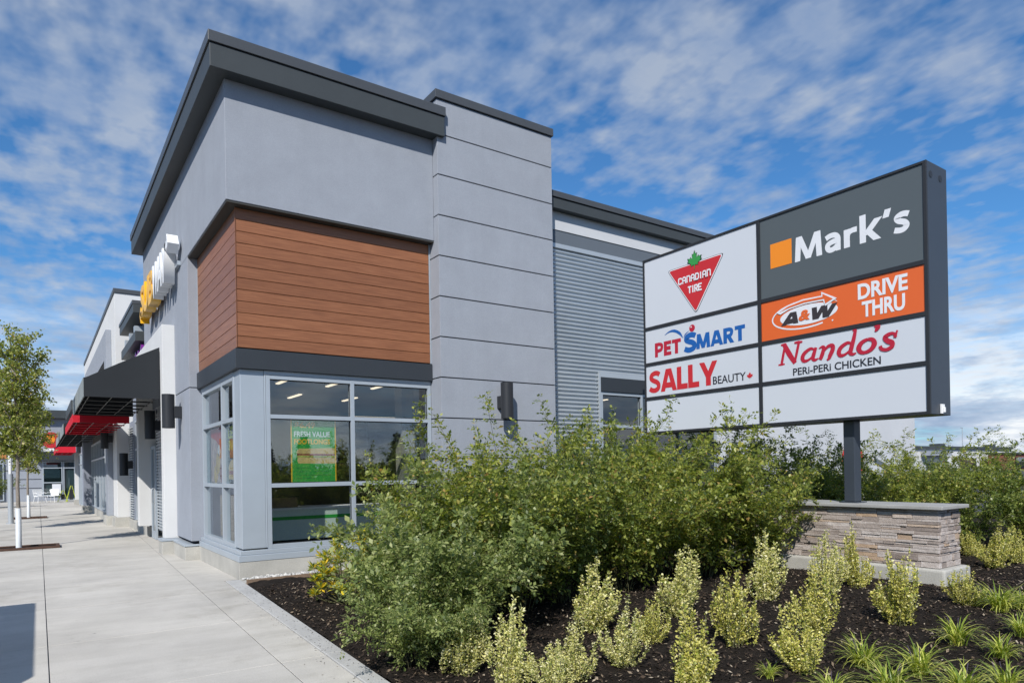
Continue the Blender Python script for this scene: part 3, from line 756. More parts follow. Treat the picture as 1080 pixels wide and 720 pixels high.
def strokes(lines, mat, parent, plane, depth=0.003, lift=0.0, name='lettering'):
    """lines: list of polylines [(u,z,width),...]; brush-like letters with round ends, each stroke a hair proud of the last"""
    off = wloc(parent); V = []; F = []
    for k, ln in enumerate(lines):
        P_ = [Vector((a, b)) for a, b, w in ln]; Wd = [w for a, b, w in ln]
        # resample smoothly
        pts = []; ws = []
        for i in range(len(P_)-1):
            p0 = P_[max(i-1, 0)]; p1 = P_[i]; p2 = P_[i+1]; p3 = P_[min(i+2, len(P_)-1)]
            for q in range(5):
                t = q/5
                pts.append(0.5*((2*p1)+(-p0+p2)*t+(2*p0-5*p1+4*p2-p3)*t*t+(-p0+3*p1-3*p2+p3)*t**3)); ws.append(Wd[i]*(1-t)+Wd[i+1]*t)
        pts.append(P_[-1]); ws.append(Wd[-1])
        L = []; Rr = []
        for i, p in enumerate(pts):
            d = pts[min(i+1, len(pts)-1)]-pts[max(i-1, 0)]
            d = d.normalized() if d.length > 1e-9 else Vector((1, 0)); nrm = Vector((-d.y, d.x))*ws[i]/2
            L.append(p+nrm); Rr.append(p-nrm)
        dst = lift+depth+k*0.0005; b = len(V)
        for a, c in zip(L, Rr):
            V.append(plane(a.x, a.y, dst)); V.append(plane(c.x, c.y, dst))
        for i in range(len(L)-1): F.append((b+2*i, b+2*i+1, b+2*i+3, b+2*i+2))
    me = bpy.data.meshes.new(name); me.from_pydata([tuple(Vector(v)-off) for v in V], [], F); me.materials.append(mat); me.update()
    o = bpy.data.objects.new(name, me); o.parent = parent; COL.objects.link(o); return o

# green window poster
yp = 10.985
t = poster('window_poster', (3.70, yp, 1.46), 'green poster with a long sandwich hanging inside the large corner window')
plS = lambda u, z, d: (u, yp-d, z)
mb = MB(); mb.box(3.33, 4.08, yp, yp+.006, 1.46, 2.49); mb.build('poster_sheet', M['green'], t)
for a in (3.33, 4.062): MB().box(a, a+.018, yp-.003, yp-.0005, 1.46, 2.49).build('poster_edge', M['yellow'], t)
text('$6.49', M['yellow'], t, (3.40, 3.73, 2.325, 2.43), plS, 0.002, 0.03)
text('FRESH VALUE', M['white'], t, (3.385, 3.98, 2.19, 2.28), plS, 0.002, 0.02)
text('FOOTLONGS', M['yellow'], t, (3.385, 3.98, 2.07, 2.155), plS, 0.002, 0.03)
bun = surf('bread_print', (0.62, 0.42, 0.16), 0.6, 0.15, 12); ham = surf('filling_print', (0.30, 0.07, 0.05), 0.6, 0.6, 25); let = surf('lettuce_print', (0.35, 0.36, 0.08), 0.6, 0.5, 25)
shape([(3.43, 1.80), (3.45, 1.76), (4.058, 1.755), (4.058, 1.85), (3.44, 1.86)], bun, t, plS, .002, name='sandwich_print')
shape([(3.42, 1.92), (4.058, 1.91), (4.058, 2.01), (3.47, 2.0), (3.43, 1.97)], bun, t, plS, .002, name='sandwich_print')
shape([(3.43, 1.885), (4.058, 1.88), (4.058, 1.912), (3.43, 1.918)], ham, t, plS, .003, name='sandwich_print')
shape([(3.42, 1.862), (4.058, 1.855), (4.058, 1.884), (3.43, 1.888)], let, t, plS, .004, name='sandwich_print')
mb = MB()
for u0, u1, z in ((3.40, 3.62, 1.69), (3.70, 3.98, 1.69), (3.40, 3.60, 1.63), (3.70, 3.95, 1.63), (3.40, 3.98, 1.57), (3.40, 3.7, 1.52)): mb.box(u0, u1, yp-.003, yp-.0005, z-.006, z+.006)
mb.build('small_print', M['vinyl_green'], t)
# west window posters
xp = 2.625
plW = lambda u, z, d: (xp-d, -u, z)
t = poster('window_poster', (xp, 12.8, 1.46), 'red poster of people eating in the left pane of the side window')
mb = MB(); mb.box(xp, xp+.006, 12.24, 13.5, 1.46, 2.43); mb.build('poster_sheet', surf('poster_pale_print', (0.5, 0.36, 0.33), 0.6, 0.5, 9), t)
shape([(-13.5, 2.43), (-12.24, 2.43), (-12.24, 1.75), (-12.5, 1.95), (-13.0, 2.2), (-13.5, 2.3)], M['vinyl_red'], t, plW, .003, name='red_swoosh')
for a, z, s_, mt in ((-12.9, 1.80, .17, bun), (-12.6, 1.62, .15, ham), (-13.1, 1.60, .15, bun), (-12.8, 2.02, .10, M['vinyl_white'])):
    shape([(a+s_*math.cos(q*.5236), z+s_*1.1*math.sin(q*.5236)) for q in range(12)], mt, t, plW, .005, name='figure_print')
t = poster('window_poster', (xp, 11.75, 1.46), 'dark poster with lime lettering over a sandwich in the right pane of the side window')
mb = MB(); mb.box(xp, xp+.006, 11.36, 12.12, 1.46, 2.43); mb.build('poster_sheet', surf('poster_dark_print', (0.03, 0.045, 0.04), 0.6, 0.2, 9), t)
text("LET'S", M['lime'], t, (-12.08, -11.40, 2.20, 2.38), plW, .002, .03)
text("SNACK", M['lime'], t, (-12.08, -11.40, 2.0, 2.17), plW, .002, .03)
shape([(-12.08, 1.52), (-11.4, 1.52), (-11.4, 1.72), (-11.6, 1.85), (-11.9, 1.84), (-12.08, 1.74)], bun, t, plW, .003, name='sandwich_print')
shape([(-12.08, 1.60), (-11.4, 1.60), (-11.4, 1.66), (-12.08, 1.66)], ham, t, plW, .005, name='sandwich_print')
# service counter and lights inside
t = thing('service_counter', (4.7, 12.55, 0.05), 'pale green counter with a dark green stripe behind the corner window', 'counter')
mb = MB(); mb.box(2.95, 6.4, 12.2, 12.9, 0.42, 0.95); mb.build('counter_front', M['counter'], t)
mb = MB(); mb.box(2.95, 6.4, 12.194, 12.199, 0.775, 0.835); mb.build('stripe', M['green'], t)
mb = MB(); mb.box(3.0, 6.35, 12.25, 12.85, 0.05, 0.418); mb.build('plinth', M['dark_inside'], t)
mb = MB(); mb.box(2.93, 6.42, 12.17, 12.93, 0.952, 0.985); mb.build('worktop', M['white'], t, .004)
t = thing('food_cabinet', (3.5, 12.5, 0.985), 'low brown cabinet standing on the counter end near the corner post', 'cabinet')
mb = MB(); mb.box(3.0, 3.85, 12.35, 12.75, 0.986, 1.17); mb.build('cabinet_body', surf('cabinet_laminate', (0.20, 0.12, 0.07), 0.5, .2, 6), t)
mb = MB(); mb.box(2.98, 3.87, 12.33, 12.77, 1.172, 1.19); mb.build('cabinet_top', M['black_alu'], t)
lamps = [(3.50, 11.87, 'tube light behind the top left pane of the corner window', 0), (4.40, 11.86, 'tube light behind the middle of the top corner window panes', 0), (5.27, 11.82, 'tube light behind the top right pane of the corner window', 0),
         (4.37, 14.1, 'tube light deep inside behind the top left pane', 0), (5.6, 14.2, 'tube light deep inside behind the top right pane', 0), (10.9, 12.1, 'tube light behind the side wing window beside the sign', 0)]
for x, y, lb, _ in lamps:
    t = thing('ceiling_light', (x, y, 3.24), 'thin '+lb, 'ceiling light', 'tube lights inside the store')
    mb = MB(); mb.box(x-.05, x+.05, y-.42, y+.42, 3.205, 3.238); mb.build('light_housing', M['white'], t)
    mb = MB(); mb.box(x-.03, x+.03, y-.40, y+.40, 3.185, 3.203); mb.build('tube', M['tube'], t)
t = thing('menu_light', (6.3, 15.0, 2.9), 'long horizontal strip light over the counter seen in the right window pane', 'strip light')
mb = MB(); mb.box(6.0, 7.9, 14.96, 15.04, 2.90, 2.93); mb.build('light_housing', M['lamp_black'], t)
mb = MB(); mb.box(6.0, 7.9, 14.97, 15.03, 2.875, 2.898); mb.build('tube', M['tube'], t)
t = thing('store_column', (5.66, 11.6, 0), 'dark square column behind the right edge of the corner window', 'column')
mb = MB(); mb.box(5.55, 5.80, 11.5, 11.8, 0.05, 3.24); mb.build('column_shaft', M['interior_wall'], t)
mb = MB(); mb.box(5.53, 5.82, 11.48, 11.82, 0.05, 0.2); mb.build('column_base', M['dark_inside'], t)

# channel-letter sign over the entrance
t = thing('channel_letter_sign', (2.2, 16.6, 5.3), 'yellow and white channel letters standing off the wall above the black awning', 'shop sign')
plL = lambda u, z, d: (XU-0.06-d, -u, z)
YL0, YL1 = 18.70, 14.50; L = YL0-YL1
text('SUB', M['yellow'], t, (-YL0, -YL0+0.50*L, 5.42, 6.14), plL, 0.20, .03, name='yellow_letters', shear=.15)
text('WAY', M['white'], t, (-YL0+0.505*L, -YL1-.12, 5.42, 6.14), plL, 0.20, .03, name='white_letters', shear=.15)
shape([(-YL1-.30, 6.14), (-YL1-.02, 6.14), (-YL1-.02, 6.26), (-YL1+.12, 6.06), (-YL1-.02, 5.90), (-YL1-.02, 6.0), (-YL1-.30, 6.0)], M['white'], t, plL, .20, name='arrow')
shape([(-YL0+.24, 5.42), (-YL0+.02, 5.42), (-YL0+.02, 5.31), (-YL0-.12, 5.5), (-YL0+.02, 5.66), (-YL0+.02, 5.56), (-YL0+.24, 5.56)], M['yellow'], t, plL, .20, name='arrow')
mb = MB(); mb.box(XU-.058, XU-.002, YL1+.1, YL0-.1, 5.72, 5.80); mb.build('mounting_rail', M['alu'], t)

# awnings
def awning(name, y0, y1, xf, xw, zb, zf, zt, col, label, edge=M['awning_valance'], ribs=6):
    t = thing(name, (xw, (y0+y1)/2, zb), label, 'awning', 'fabric awnings along the shop row')
    e = .02
    for ya in (y0, y1-e):
        mb = MB(); mb.prism([(xf, zb), (xf, zf), (xf+.06, zf+.02), ((xf+xw)/2-.05, zf+(zt-zf)*.47), (xw, zt), (xw, zb)], 'y', ya, ya+e); mb.build('side_panel', col, t)
    mb = MB(); mb.box(xf-.006, xf+.012, y0+.003, y1-.003, zb-.004, zf); mb.build('valance', edge, t)
    mb = MB(); mb.add([(xf, y0+e, zf-.003), (xf+.06, y0+e, zf+.018), (xw, y0+e, zt-.003), (xf, y1-e, zf-.003), (xf+.06, y1-e, zf+.018), (xw, y1-e, zt-.003)], [(0, 1, 4, 3), (1, 2, 5, 4)])
    mb.build('canopy', M['awning_black'], t)
    for k in range(ribs):
        y = y0+.15+(y1-y0-.3)*k/(ribs-1)
        mb = MB(); mb.tube([(xw, y, zb+.03), (xf+.03, y, zb+.03), (xf+.03, y, zf-.02), (xw-.02, y, zt-.06)], .018); mb.build('rib', M['black_alu'] if col is M['awning_black'] else col, t)
    mb = MB()
    n = 4
    for k in range(n):
        x = xf+.1+(xw-xf-.15)*k/(n-1); mb.tube([(x, y0+.05, zb+.028), (x, y1-.05, zb+.028)], .011)
    mb.build('frame', M['black_alu'], t)
    return t
awning('black_awning', 15.84, 20.80, 0.75, 2.102, 3.195, 3.565, 4.28, M['awning_black'], 'black fabric awning nearest the corner, under the yellow and white letters')
awning('red_awning', 20.95, 27.0, 0.75, 2.03, 3.02, 3.24, 3.32, M['awning_red'], 'red fabric awning directly beyond the nearest black one', M['awning_red'])
awning('black_awning', 27.9, 40.0, 0.72, 1.87, 3.10, 3.44, 4.1, M['awning_black'], 'black fabric awning between the two red ones', ribs=9)
awning('red_awning', 44.5, 50.0, 0.78, 1.70, 2.95, 3.2, 3.8, M['awning_red'], 'farthest red awning near the end building', M['awning_red'])
# ------------------------------------------------------------------ shops further along the walk
b = thing('middle_shop', (2.45, 22.5, 0), 'recessed middle shop with two dark roof bands and purple lettering', 'shop')
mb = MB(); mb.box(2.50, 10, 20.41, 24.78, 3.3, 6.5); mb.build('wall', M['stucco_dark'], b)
mb = MB(); mb.box(2.12, 2.8, 20.6, 24.25, 5.97, 6.20); mb.build('roof_fascia', M['charcoal'], b, .006)
mb = MB(); mb.box(2.10, 2.82, 20.6, 24.27, 6.205, 6.30); mb.build('roof_cap', M['charcoal_cap'], b, .006)
mb = MB(); mb.box(2.16, 2.5, 20.6, 24.3, 5.22, 5.48); mb.build('lower_band', M['charcoal'], b, .006)
mb = MB()
for y in (21.4, 22.6, 23.8): mb.box(2.22, 2.5, y-.12, y+.12, 5.5, 5.75)
mb.build('bracket', M['alu'], b)
mb = MB(); mb.box(2.42, 2.6, 20.3, 20.8, 0.01, 3.3); mb.box(2.40, 2.6, 23.6, 24.78, 0.25, 3.3); mb.build('pier', M['stucco_dark'], b, .004)
mb = MB(); mb.box(2.34, 2.6, 20.28, 24.78, -.1, .26); mb.build('foundation', M['base'], b, .006)
mb = MB()
for k in range(38): mb.box(2.36, 2.398, 23.75, 24.75, 0.3+k*.075, 0.335+k*.075)
mb.build('corrugated_wall', M['corr'], b)
window_w(21.75, 23.58, [22.7], 0.27, 3.28, [2.4], 2.42, b, M['glass_dark'])
door_w(b, 20.82, 21.72, 2.36)
t = thing('purple_sign', (2.44, 21.6, 4.6), 'purple channel sign pieces under the lower dark roof band', 'shop sign')
for k, (y, w, h) in enumerate(((20.75, .30, .62), (21.35, .34, .55), (21.95, .30, .60), (22.5, .32, .52), (23.1, .3, .58))):
    mb = MB(); mb.prism([(y-w/2, 4.55), (y+w/2, 4.55), (y+w/2, 4.55+h*.6)]+[(y+w/2*math.cos(q), 4.55+h*.6+h*.4*math.sin(q)) for q in (0.5, 1.0, 1.57, 2.1, 2.6)]+[(y-w/2, 4.55+h*.6)], 'x', 2.30, 2.44)
    mb.build('letter', M['purple'], t)
    mb = MB(); mb.prism([(y-w/2+.09, 4.60), (y+w/2-.09, 4.60), (y+w/2-.09, 4.55+h*.7), (y-w/2+.09, 4.55+h*.7)], 'x', 2.292, 2.298); mb.build('letter_face', M['white'], t)
# white parapet block with grey portal
b = thing('white_block', (2.04, 33, 0), 'tall white shop block with a dark coping and a grey portal frame', 'shop')
mb = MB(); mb.box(2.04, 10, 24.8, 42, 0.3, 7.42); mb.build('wall', M['white_stucco'], b, .006)
mb = MB(); mb.box(2.005, 10.05, 24.765, 42.04, 7.424, 7.56); mb.build('coping', M['charcoal_cap'], b, .006)
mb = MB(); mb.box(1.96, 10, 24.72, 25.9, -.1, .297); mb.box(1.80, 2.2, 25.905, 27.1, -.1, .296); mb.box(1.96, 3, 27.105, 36.0, -.1, .297); mb.build('foundation', M['base'], b, .006)
mb = MB(); mb.prism([(26.15, 0.3), (26.15, 6.48), (38.4, 6.48), (38.4, 0.3), (37.2, 0.3), (37.2, 5.55), (26.95, 5.55), (26.95, 0.3)], 'x', 1.88, 2.038); mb.build('portal_frame', M['stucco'], b, .006)
mb = MB(); mb.box(2.02, 2.036, 26.96, 37.19, 0.3, 5.54); mb.build('portal_back', surf('brown_panel', (0.12, 0.11, 0.10), 0.8, .08), b)
window_w(28.0, 35.6, [29.5, 31, 32.5, 34], 0.31, 3.0, [2.3], 1.93, b, M['glass_dark'])
mb = MB(); mb.box(1.66, 2.03, 36.05, 37.15, 0.3, 3.9); mb.build('pier', M['stucco_dark'], b, .006)
mb = MB(); mb.box(1.60, 2.1, 36.0, 37.2, -.1, 0.297); mb.build('foundation', M['base'], b, .006)
# dark-topped shop
b = thing('low_shop', (1.9, 46, 0), 'low grey shop with a projecting charcoal roof edge beyond the white block', 'shop')
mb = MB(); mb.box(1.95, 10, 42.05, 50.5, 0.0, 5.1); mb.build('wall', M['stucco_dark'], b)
mb = MB(); mb.box(1.42, 10, 42.1, 50.5, 5.1, 5.62); mb.build('roof_edge', M['charcoal'], b, .01)
mb = MB(); mb.box(1.72, 2.0, 46.4, 46.9, 0.3, 3.0); mb.build('pier', M['white_stucco'], b, .006)
mb = MB(); mb.box(1.66, 2.05, 46.35, 46.95, -.1, .297); mb.build('foundation', M['base'], b, .006)
window_w(42.6, 46.2, [44.4], 0.05, 2.9, [2.3], 1.88, b, M['glass_dark'])
# end building closing the walk
YE = 56.5
b = thing('end_building', (0, YE, 0), 'low grey building closing the far end of the walk with teal-framed shopfront', 'shop')
mb = MB(); mb.box(-14, 2.2, YE, YE+10, 0, 5.65); mb.build('wall', M['stucco'], b)
mb = MB(); mb.box(-14.2, 2.5, YE-.5, YE+10, 5.655, 6.2); mb.build('roof_edge', M['charcoal'], b, .01)
mb = MB(); mb.box(-.25, 2.2, YE-.5, YE-.003, 2.75, 3.35); mb.build('canopy_band', M['charcoal_band'], b, .01)
mb = MB(); mb.box(-14, -1.75, YE-.06, YE-.002, 2.9, 4.4); mb.build('orange_panel', M['orange_wall'], b)
mb = MB(); mb.box(-1.7, -1.2, YE-.06, YE-.002, 3.0, 4.7); mb.box(-6, -1.3, YE-.3, YE-.062, 4.5, 4.9); mb.build('white_trim', M['white_stucco'], b)
mb = MB()
for z in (0.9, 1.5, 2.1): mb.box(-14, 0.15, YE-.012, YE-.001, z-.02, z+.02)
mb.build('wall_joint', M['groove'], b)
fr = window_s(0.22, 1.36, [], 0.35, 2.72, [2.25, 1.25], YE-.12, b, M['teal_glass'])
fr = window_s(1.40, 2.1, [], 0.02, 2.72, [2.25], YE-.12, b, M['teal_glass'])
mb = MB(); mb.box(0.75, 1.25, YE-.2, YE-.125, 0.5, 1.15); mb.build('window_decal', M['vinyl_white'], b)
fr = window_s(-4.2, -1.9, [-3.1], 0.1, 2.6, [], YE-.12, b, M['glass_dark'])
t = thing('round_sign', (0.72, YE-.5, 4.1), 'round red sign with an orange blob on the end building', 'shop sign')
mb = MB(); mb.cyl((0.72, YE-.52, 4.15), (0.72, YE-.35, 4.15), 0.55, n=24); mb.build('sign_disc', M['vinyl_red'], t)
mb = MB(); mb.cyl((0.66, YE-.55, 4.2), (0.66, YE-.522, 4.2), 0.3, n=16); mb.build('sign_emblem', M['vinyl_orange'], t)
mb = MB(); mb.box(0.3, 0.9, YE-.5, YE-.34, 3.40, 3.6); mb.box(.68, .76, YE-.36, YE-.002, 4.0, 4.3); mb.build('bracket', M['white'], t)
# street furniture there
def chair(loc, rz, label):
    t = thing('cafe_chair', loc, label, 'chair', 'white chairs outside the end building'); t.rotation_euler = (0, 0, rz)
    def loc_build(mb, name):
        off = Vector(loc); mb.v = [tuple(Vector(p)+off) for p in mb.v]; return mb.build(name, M['white'], t)
    mb = MB(); mb.prism([(-.24, .40), (.24, .40), (.24, .44), (-.24, .44)], 'y', -.23, .23); loc_build(mb, 'seat')
    mb = MB(); mb.prism([(-.24, .44), (-.30, .82), (-.20, .86), (.20, .86), (.30, .82), (.24, .44)], 'y', .23, .26); loc_build(mb, 'backrest')
    for sx in (-1, 1):
        mb = MB(); mb.tube([(sx*.24, .22, .62), (sx*.30, 0, .64), (sx*.25, -.2, .6)], .018); loc_build(mb, 'armrest')
        for sy in (-1, 1):
            mb = MB(); mb.tube([(sx*.2, sy*.2, .40), (sx*.27, sy*.27, 0.0)], .014); loc_build(mb, 'leg')
chair((0.05, 52.6, 0), 0.5, 'white cafe chair standing left of the other by the far shopfront')
chair((0.72, 52.9, 0), -0.5, 'white cafe chair standing in front of the teal shopfront window')
for x, y, lb in ((1.28, 53.5, 'small lime-edged sandwich board beside the far window'), (1.72, 52.8, 'large lime-edged sandwich board leaning open before the far door')):
    t = thing('sandwich_board', (x, y, 0), lb, 'sandwich board', 'sandwich boards by the far door'); h = 0.75 if x < 1.5 else 1.05
    for s in (-1, 1):
        mb = MB(); mb.add([(x-.02+s*.28, y-.25, 0), (x-.02+s*.28, y+.25, 0), (x+s*.03, y+.25, h), (x+s*.03, y-.25, h), (x+.02+s*.28, y-.25, 0), (x+.02+s*.28, y+.25, 0), (x+.03+s*.03, y+.25, h), (x+.03+s*.03, y-.25, h)],
                          [(0, 1, 2, 3), (7, 6, 5, 4), (0, 3, 7, 4), (1, 5, 6, 2), (3, 2, 6, 7), (0, 4, 5, 1)])
        mb.build('board', M['lime'], t)
    mb = MB(); mb.box(x-.1, x+.1, y-.262, y-.252, .15, h-.25); mb.build('board_face', M['lamp_black'], t)
t = thing('steel_post', (-0.82, 29.7, 0), 'slim galvanised post standing left of the young street trees', 'post')
mb = MB(); mb.cyl((-.82, 29.7, 0), (-.82, 29.7, 1.75), .085, n=14); mb.build('post_sleeve', M['pole'], t)
mb = MB(); mb.cyl((-.82, 29.7, 1.75), (-.82, 29.7, 4.6), .05, n=12); mb.build('post_shaft', M['white'], t)
mb = MB(); mb.cyl((-.82, 29.7, 0), (-.82, 29.7, .03), .14, n=14); mb.build('base_plate', M['pole'], t)

# ------------------------------------------------------------------ foliage helpers
def leaf_quads(c, d, L, W, up=None, fold=0.25):
    """diamond leaves: centre c, direction d (n,3), length L, width W; one folded quad each"""
    n = len(c)
    d = d/np.maximum(np.linalg.norm(d, axis=1, keepdims=True), 1e-9)
    r = RS.normal(0, 1, (n, 3)) if up is None else up+RS.normal(0, 0.45, (n, 3))
    s = np.cross(d, r); s /= np.maximum(np.linalg.norm(s, axis=1, keepdims=True), 1e-9)
    nn = np.cross(s, d)
    L = np.asarray(L).reshape(-1, 1)*np.ones((n, 1)); W = np.asarray(W).reshape(-1, 1)*np.ones((n, 1))
    a = c-d*L/2; b = c+d*L/2; m = c+d*L*0.02
    l = m+s*W/2+nn*W*fold; q = m-s*W/2+nn*W*fold
    V = np.stack([a, q, b, l], 1).reshape(-1, 3)
    return V
def leaf_mesh(name, V, mat):
    return mesh_np(name, V, np.arange(len(V)).reshape(-1, 4), mat)
def cane_path(p0, az, el0, length, bend, seg, wob=0.06):
    pts = [np.array(p0, float)]; el = el0; a = az
    for i in range(seg):
        el -= bend/seg*(0.4+1.2*i/seg); a += RS.normal(0, wob)
        d = np.array([math.cos(el)*math.cos(a), math.cos(el)*math.sin(a), math.sin(el)])
        pts.append(pts[-1]+d*length/seg)
    return np.array(pts)
def tubes_mesh(name, paths, mat, n=5):
    mb = MB()
    for pts, r0, r1 in paths: mb.tube([tuple(p) for p in pts], [r0+(r1-r0)*i/(len(pts)-1) for i in range(len(pts))], n)
    me = bpy.data.meshes.new(name); me.from_pydata(mb.v, [], mb.f); me.materials.append(mat); me.polygons.foreach_set('use_smooth', mb.smooth); me.update()
    return me

def rose_proto(seed, ncane=30, h=1.8, spread=0.8, droop=1.0, shoots=11, leaf=1.0, wisps=5):
    global RS
    old = RS; RS = np.random.RandomState(seed)
    paths = []; C = []; D = []; LL = []
    def leaves_along(pts, t0, step, size):
        seg = np.linalg.norm(np.diff(pts, axis=0), axis=1); tot = seg.sum(); cs = np.concatenate([[0], np.cumsum(seg)])
        s = t0*tot
        side = 1
        while s < tot:
            k = min(np.searchsorted(cs, s, side='right')-1, len(seg)-1); u = (s-cs[k])/seg[k]
            p = pts[k]*(1-u)+pts[k+1]*u; ax = (pts[k+1]-pts[k])/seg[k]
            r = RS.normal(0, 1, 3); r[2] += 0.35
            out = r-ax*np.dot(r, ax); out /= max(np.linalg.norm(out), 1e-6)
            d = out*0.9+ax*0.45; d /= np.linalg.norm(d)
            rl = RS.uniform(0.055, 0.085)*size                       # rachis with leaflets
            lat = np.cross(d, RS.normal(0, 1, 3)+np.array([0, 0, 1.2])); lat /= max(np.linalg.norm(lat), 1e-6)
            sag = np.array([0, 0, -0.25])
            for j, f in enumerate((0.35, 0.68)):
                q = p+d*rl*f+sag*rl*f*f
                for sg in (-1, 1):
                    C.append(q+lat*sg*rl*0.20); D.append(lat*sg*0.8+d*0.6); LL.append(rl*RS.uniform(.40, .52))
            C.append(p+d*rl*1.08+sag*rl); D.append(d+sag); LL.append(rl*RS.uniform(.48, .6))
            s += step*RS.uniform(.7, 1.3)
    for i in range(ncane):
        az = RS.uniform(0, 2*np.pi); rr = RS.uniform(0, 0.22)*spread
        wis = i < wisps
        L = h*RS.uniform(0.75, 1.12)*(1.18 if wis else 1)
        el0 = R(RS.uniform(66, 88)) if not wis else R(RS.uniform(76, 88))
        bend = R(RS.uniform(25, 92))*droop*(0.5 if wis else 1)
        p = cane_path((rr*math.cos(az), rr*math.sin(az), 0), az+RS.normal(0, .5), el0, L*(1+0.25*spread), bend, 12)
        paths.append((p, 0.006, 0.0015))
        leaves_along(p, 0.22, 0.045, 1.0*leaf)
        ns = shoots if not wis else 4
        for k in range(ns):
            t = RS.uniform(0.16, 0.97); idx = int(t*12)
            q = p[min(idx, 11)]
            d = p[min(idx+1, 12)]-p[min(idx, 11)]
            a2 = math.atan2(d[1], d[0])+RS.uniform(-1.6, 1.6)
            sp = cane_path(q, a2, R(RS.uniform(5, 70)), RS.uniform(0.18, 0.5)*spread**.5, R(RS.uniform(10, 90)), 5, .15)
            paths.append((sp, 0.0026, 0.001))
            leaves_along(sp, 0.08, 0.038, leaf*RS.uniform(.7, 1.4))
    C = np.array(C); D = np.array(D); LL = np.array(LL)
    keep = C[:, 2] > 0.03
    C, D, LL = C[keep], D[keep], LL[keep]
    V = leaf_quads(C, D, LL, LL*RS.uniform(.5, .68, len(LL)), up=np.array([[0.0, 0, 1.0]]), fold=.15)
    RS = old
    return V, paths
def plant_thing(name, V, paths, leafm, twigm, label, cat, group, loc, rz=0, sc=(1, 1, 1), leafname='foliage', twigname='stems'):
    t = thing(name, loc, label, cat, group); t.rotation_euler = (0, 0, rz); t.scale = sc
    link(leafname, leaf_mesh(leafname, V, leafm), t)
    if paths: link(twigname, tubes_mesh(twigname, paths, twigm), t)
    return t
# ------------------------------------------------------------------ pylon sign on its stone plinth
XS = 9.40
pl = thing('stone_plinth', (9.77, 6.55, 0), 'stacked-ledgestone plinth with a concrete cap under the big tenant sign', 'plinth')
x0, x1, y0, y1 = 9.46, 10.08, 4.03, 9.1
mb = MB(); mb.box(x0+.03, x1-.03, y0+.03, y1-.03, 0.2, 1.0); mb.build('core', M['mortar'], pl)
rs = random.Random(5)
mb = MB()
z = 0.235
while z < 0.985:
    h = min(rs.choice((0.035, 0.045, 0.055, 0.07, 0.08)), 0.992-z)
    if h < .02: break
    y = y0-.01
    while y < y1:
        w = rs.uniform(.14, .5); w = min(w, y1-y); d = rs.uniform(-.012, .028)
        parts = [(z, z+h)]
        if h > .05 and rs.random() < .45: m_ = z+h*rs.uniform(.35, .65); parts = [(z, m_), (m_, z+h)]
        for za, zc in parts if w > .05 else ():
            a, c = za+rs.uniform(.0005, .003), zc-rs.uniform(.0005, .0025); d = rs.uniform(-.008, .020)
            mb.add([(x0-d, y+.002, a), (x0-d*rs.uniform(.5, 1), y+w-.002, a+rs.uniform(-.003, .003)), (x0-d*rs.uniform(.5, 1), y+w-.002, c+rs.uniform(-.003, .003)), (x0-d, y+.002, c),
                    (x0+.06, y+.002, a), (x0+.06, y+w-.002, a), (x0+.06, y+w-.002, c), (x0+.06, y+.002, c)],
                   [(0, 3, 2, 1), (0, 1, 5, 4), (3, 7, 6, 2), (0, 4, 7, 3), (1, 2, 6, 5)])
        y += w
    x = x0+.03
    while x < x1:
        w = min(rs.uniform(.1, .26), x1-x); d = rs.uniform(-.010, .026)
        if w > .04:
            a, c = z+rs.uniform(.001, .005), z+h-rs.uniform(.001, .004)
            mb.add([(x+.002, y0-d, a), (x+w-.002, y0-d*rs.uniform(.4, 1), a), (x+w-.002, y0-d*rs.uniform(.4, 1), c), (x+.002, y0-d, c),
                    (x+.002, y0+.06, a), (x+w-.002, y0+.06, a), (x+w-.002, y0+.06, c), (x+.002, y0+.06, c)],
                   [(0, 1, 2, 3), (0, 4, 5, 1), (3, 2, 6, 7), (0, 3, 7, 4), (1, 5, 6, 2)])
        x += w
    z += h
mb.build('stone_facing', M['stone'], pl, .003, seg=1)
mb = MB(); mb.box(9.375, 10.165, 3.945, 9.18, 0.993, 1.042); mb.build('cap', M['cap'], pl, .008)
mb = MB()
for a, b_ in ((3.93, 5.6), (5.61, 7.4), (7.41, 9.2)): mb.box(9.385, 10.15, a, b_, -.1, 0.232)
mb.build('footing', M['base'], pl, .035, seg=3)

sg = thing('tenant_sign', (9.69, 6.55, 1.042), 'large charcoal-framed tenant sign with eight panels on steel posts', 'sign')
SX0, SX1, SY0, SY1, SZ0, SZ1 = 9.40, 9.975, 4.07, 9.065, 2.222, 5.492
mb = MB(); mb.box(SX0+.03, SX1, SY0, SY1, SZ0, SZ1); mb.build('cabinet', M['steel'], sg, .006)
Ux = lambda u: SY1-u
plG = lambda u, z, d: (SX0+.018-d, SY1-u, z)
W_ = SY1-SY0
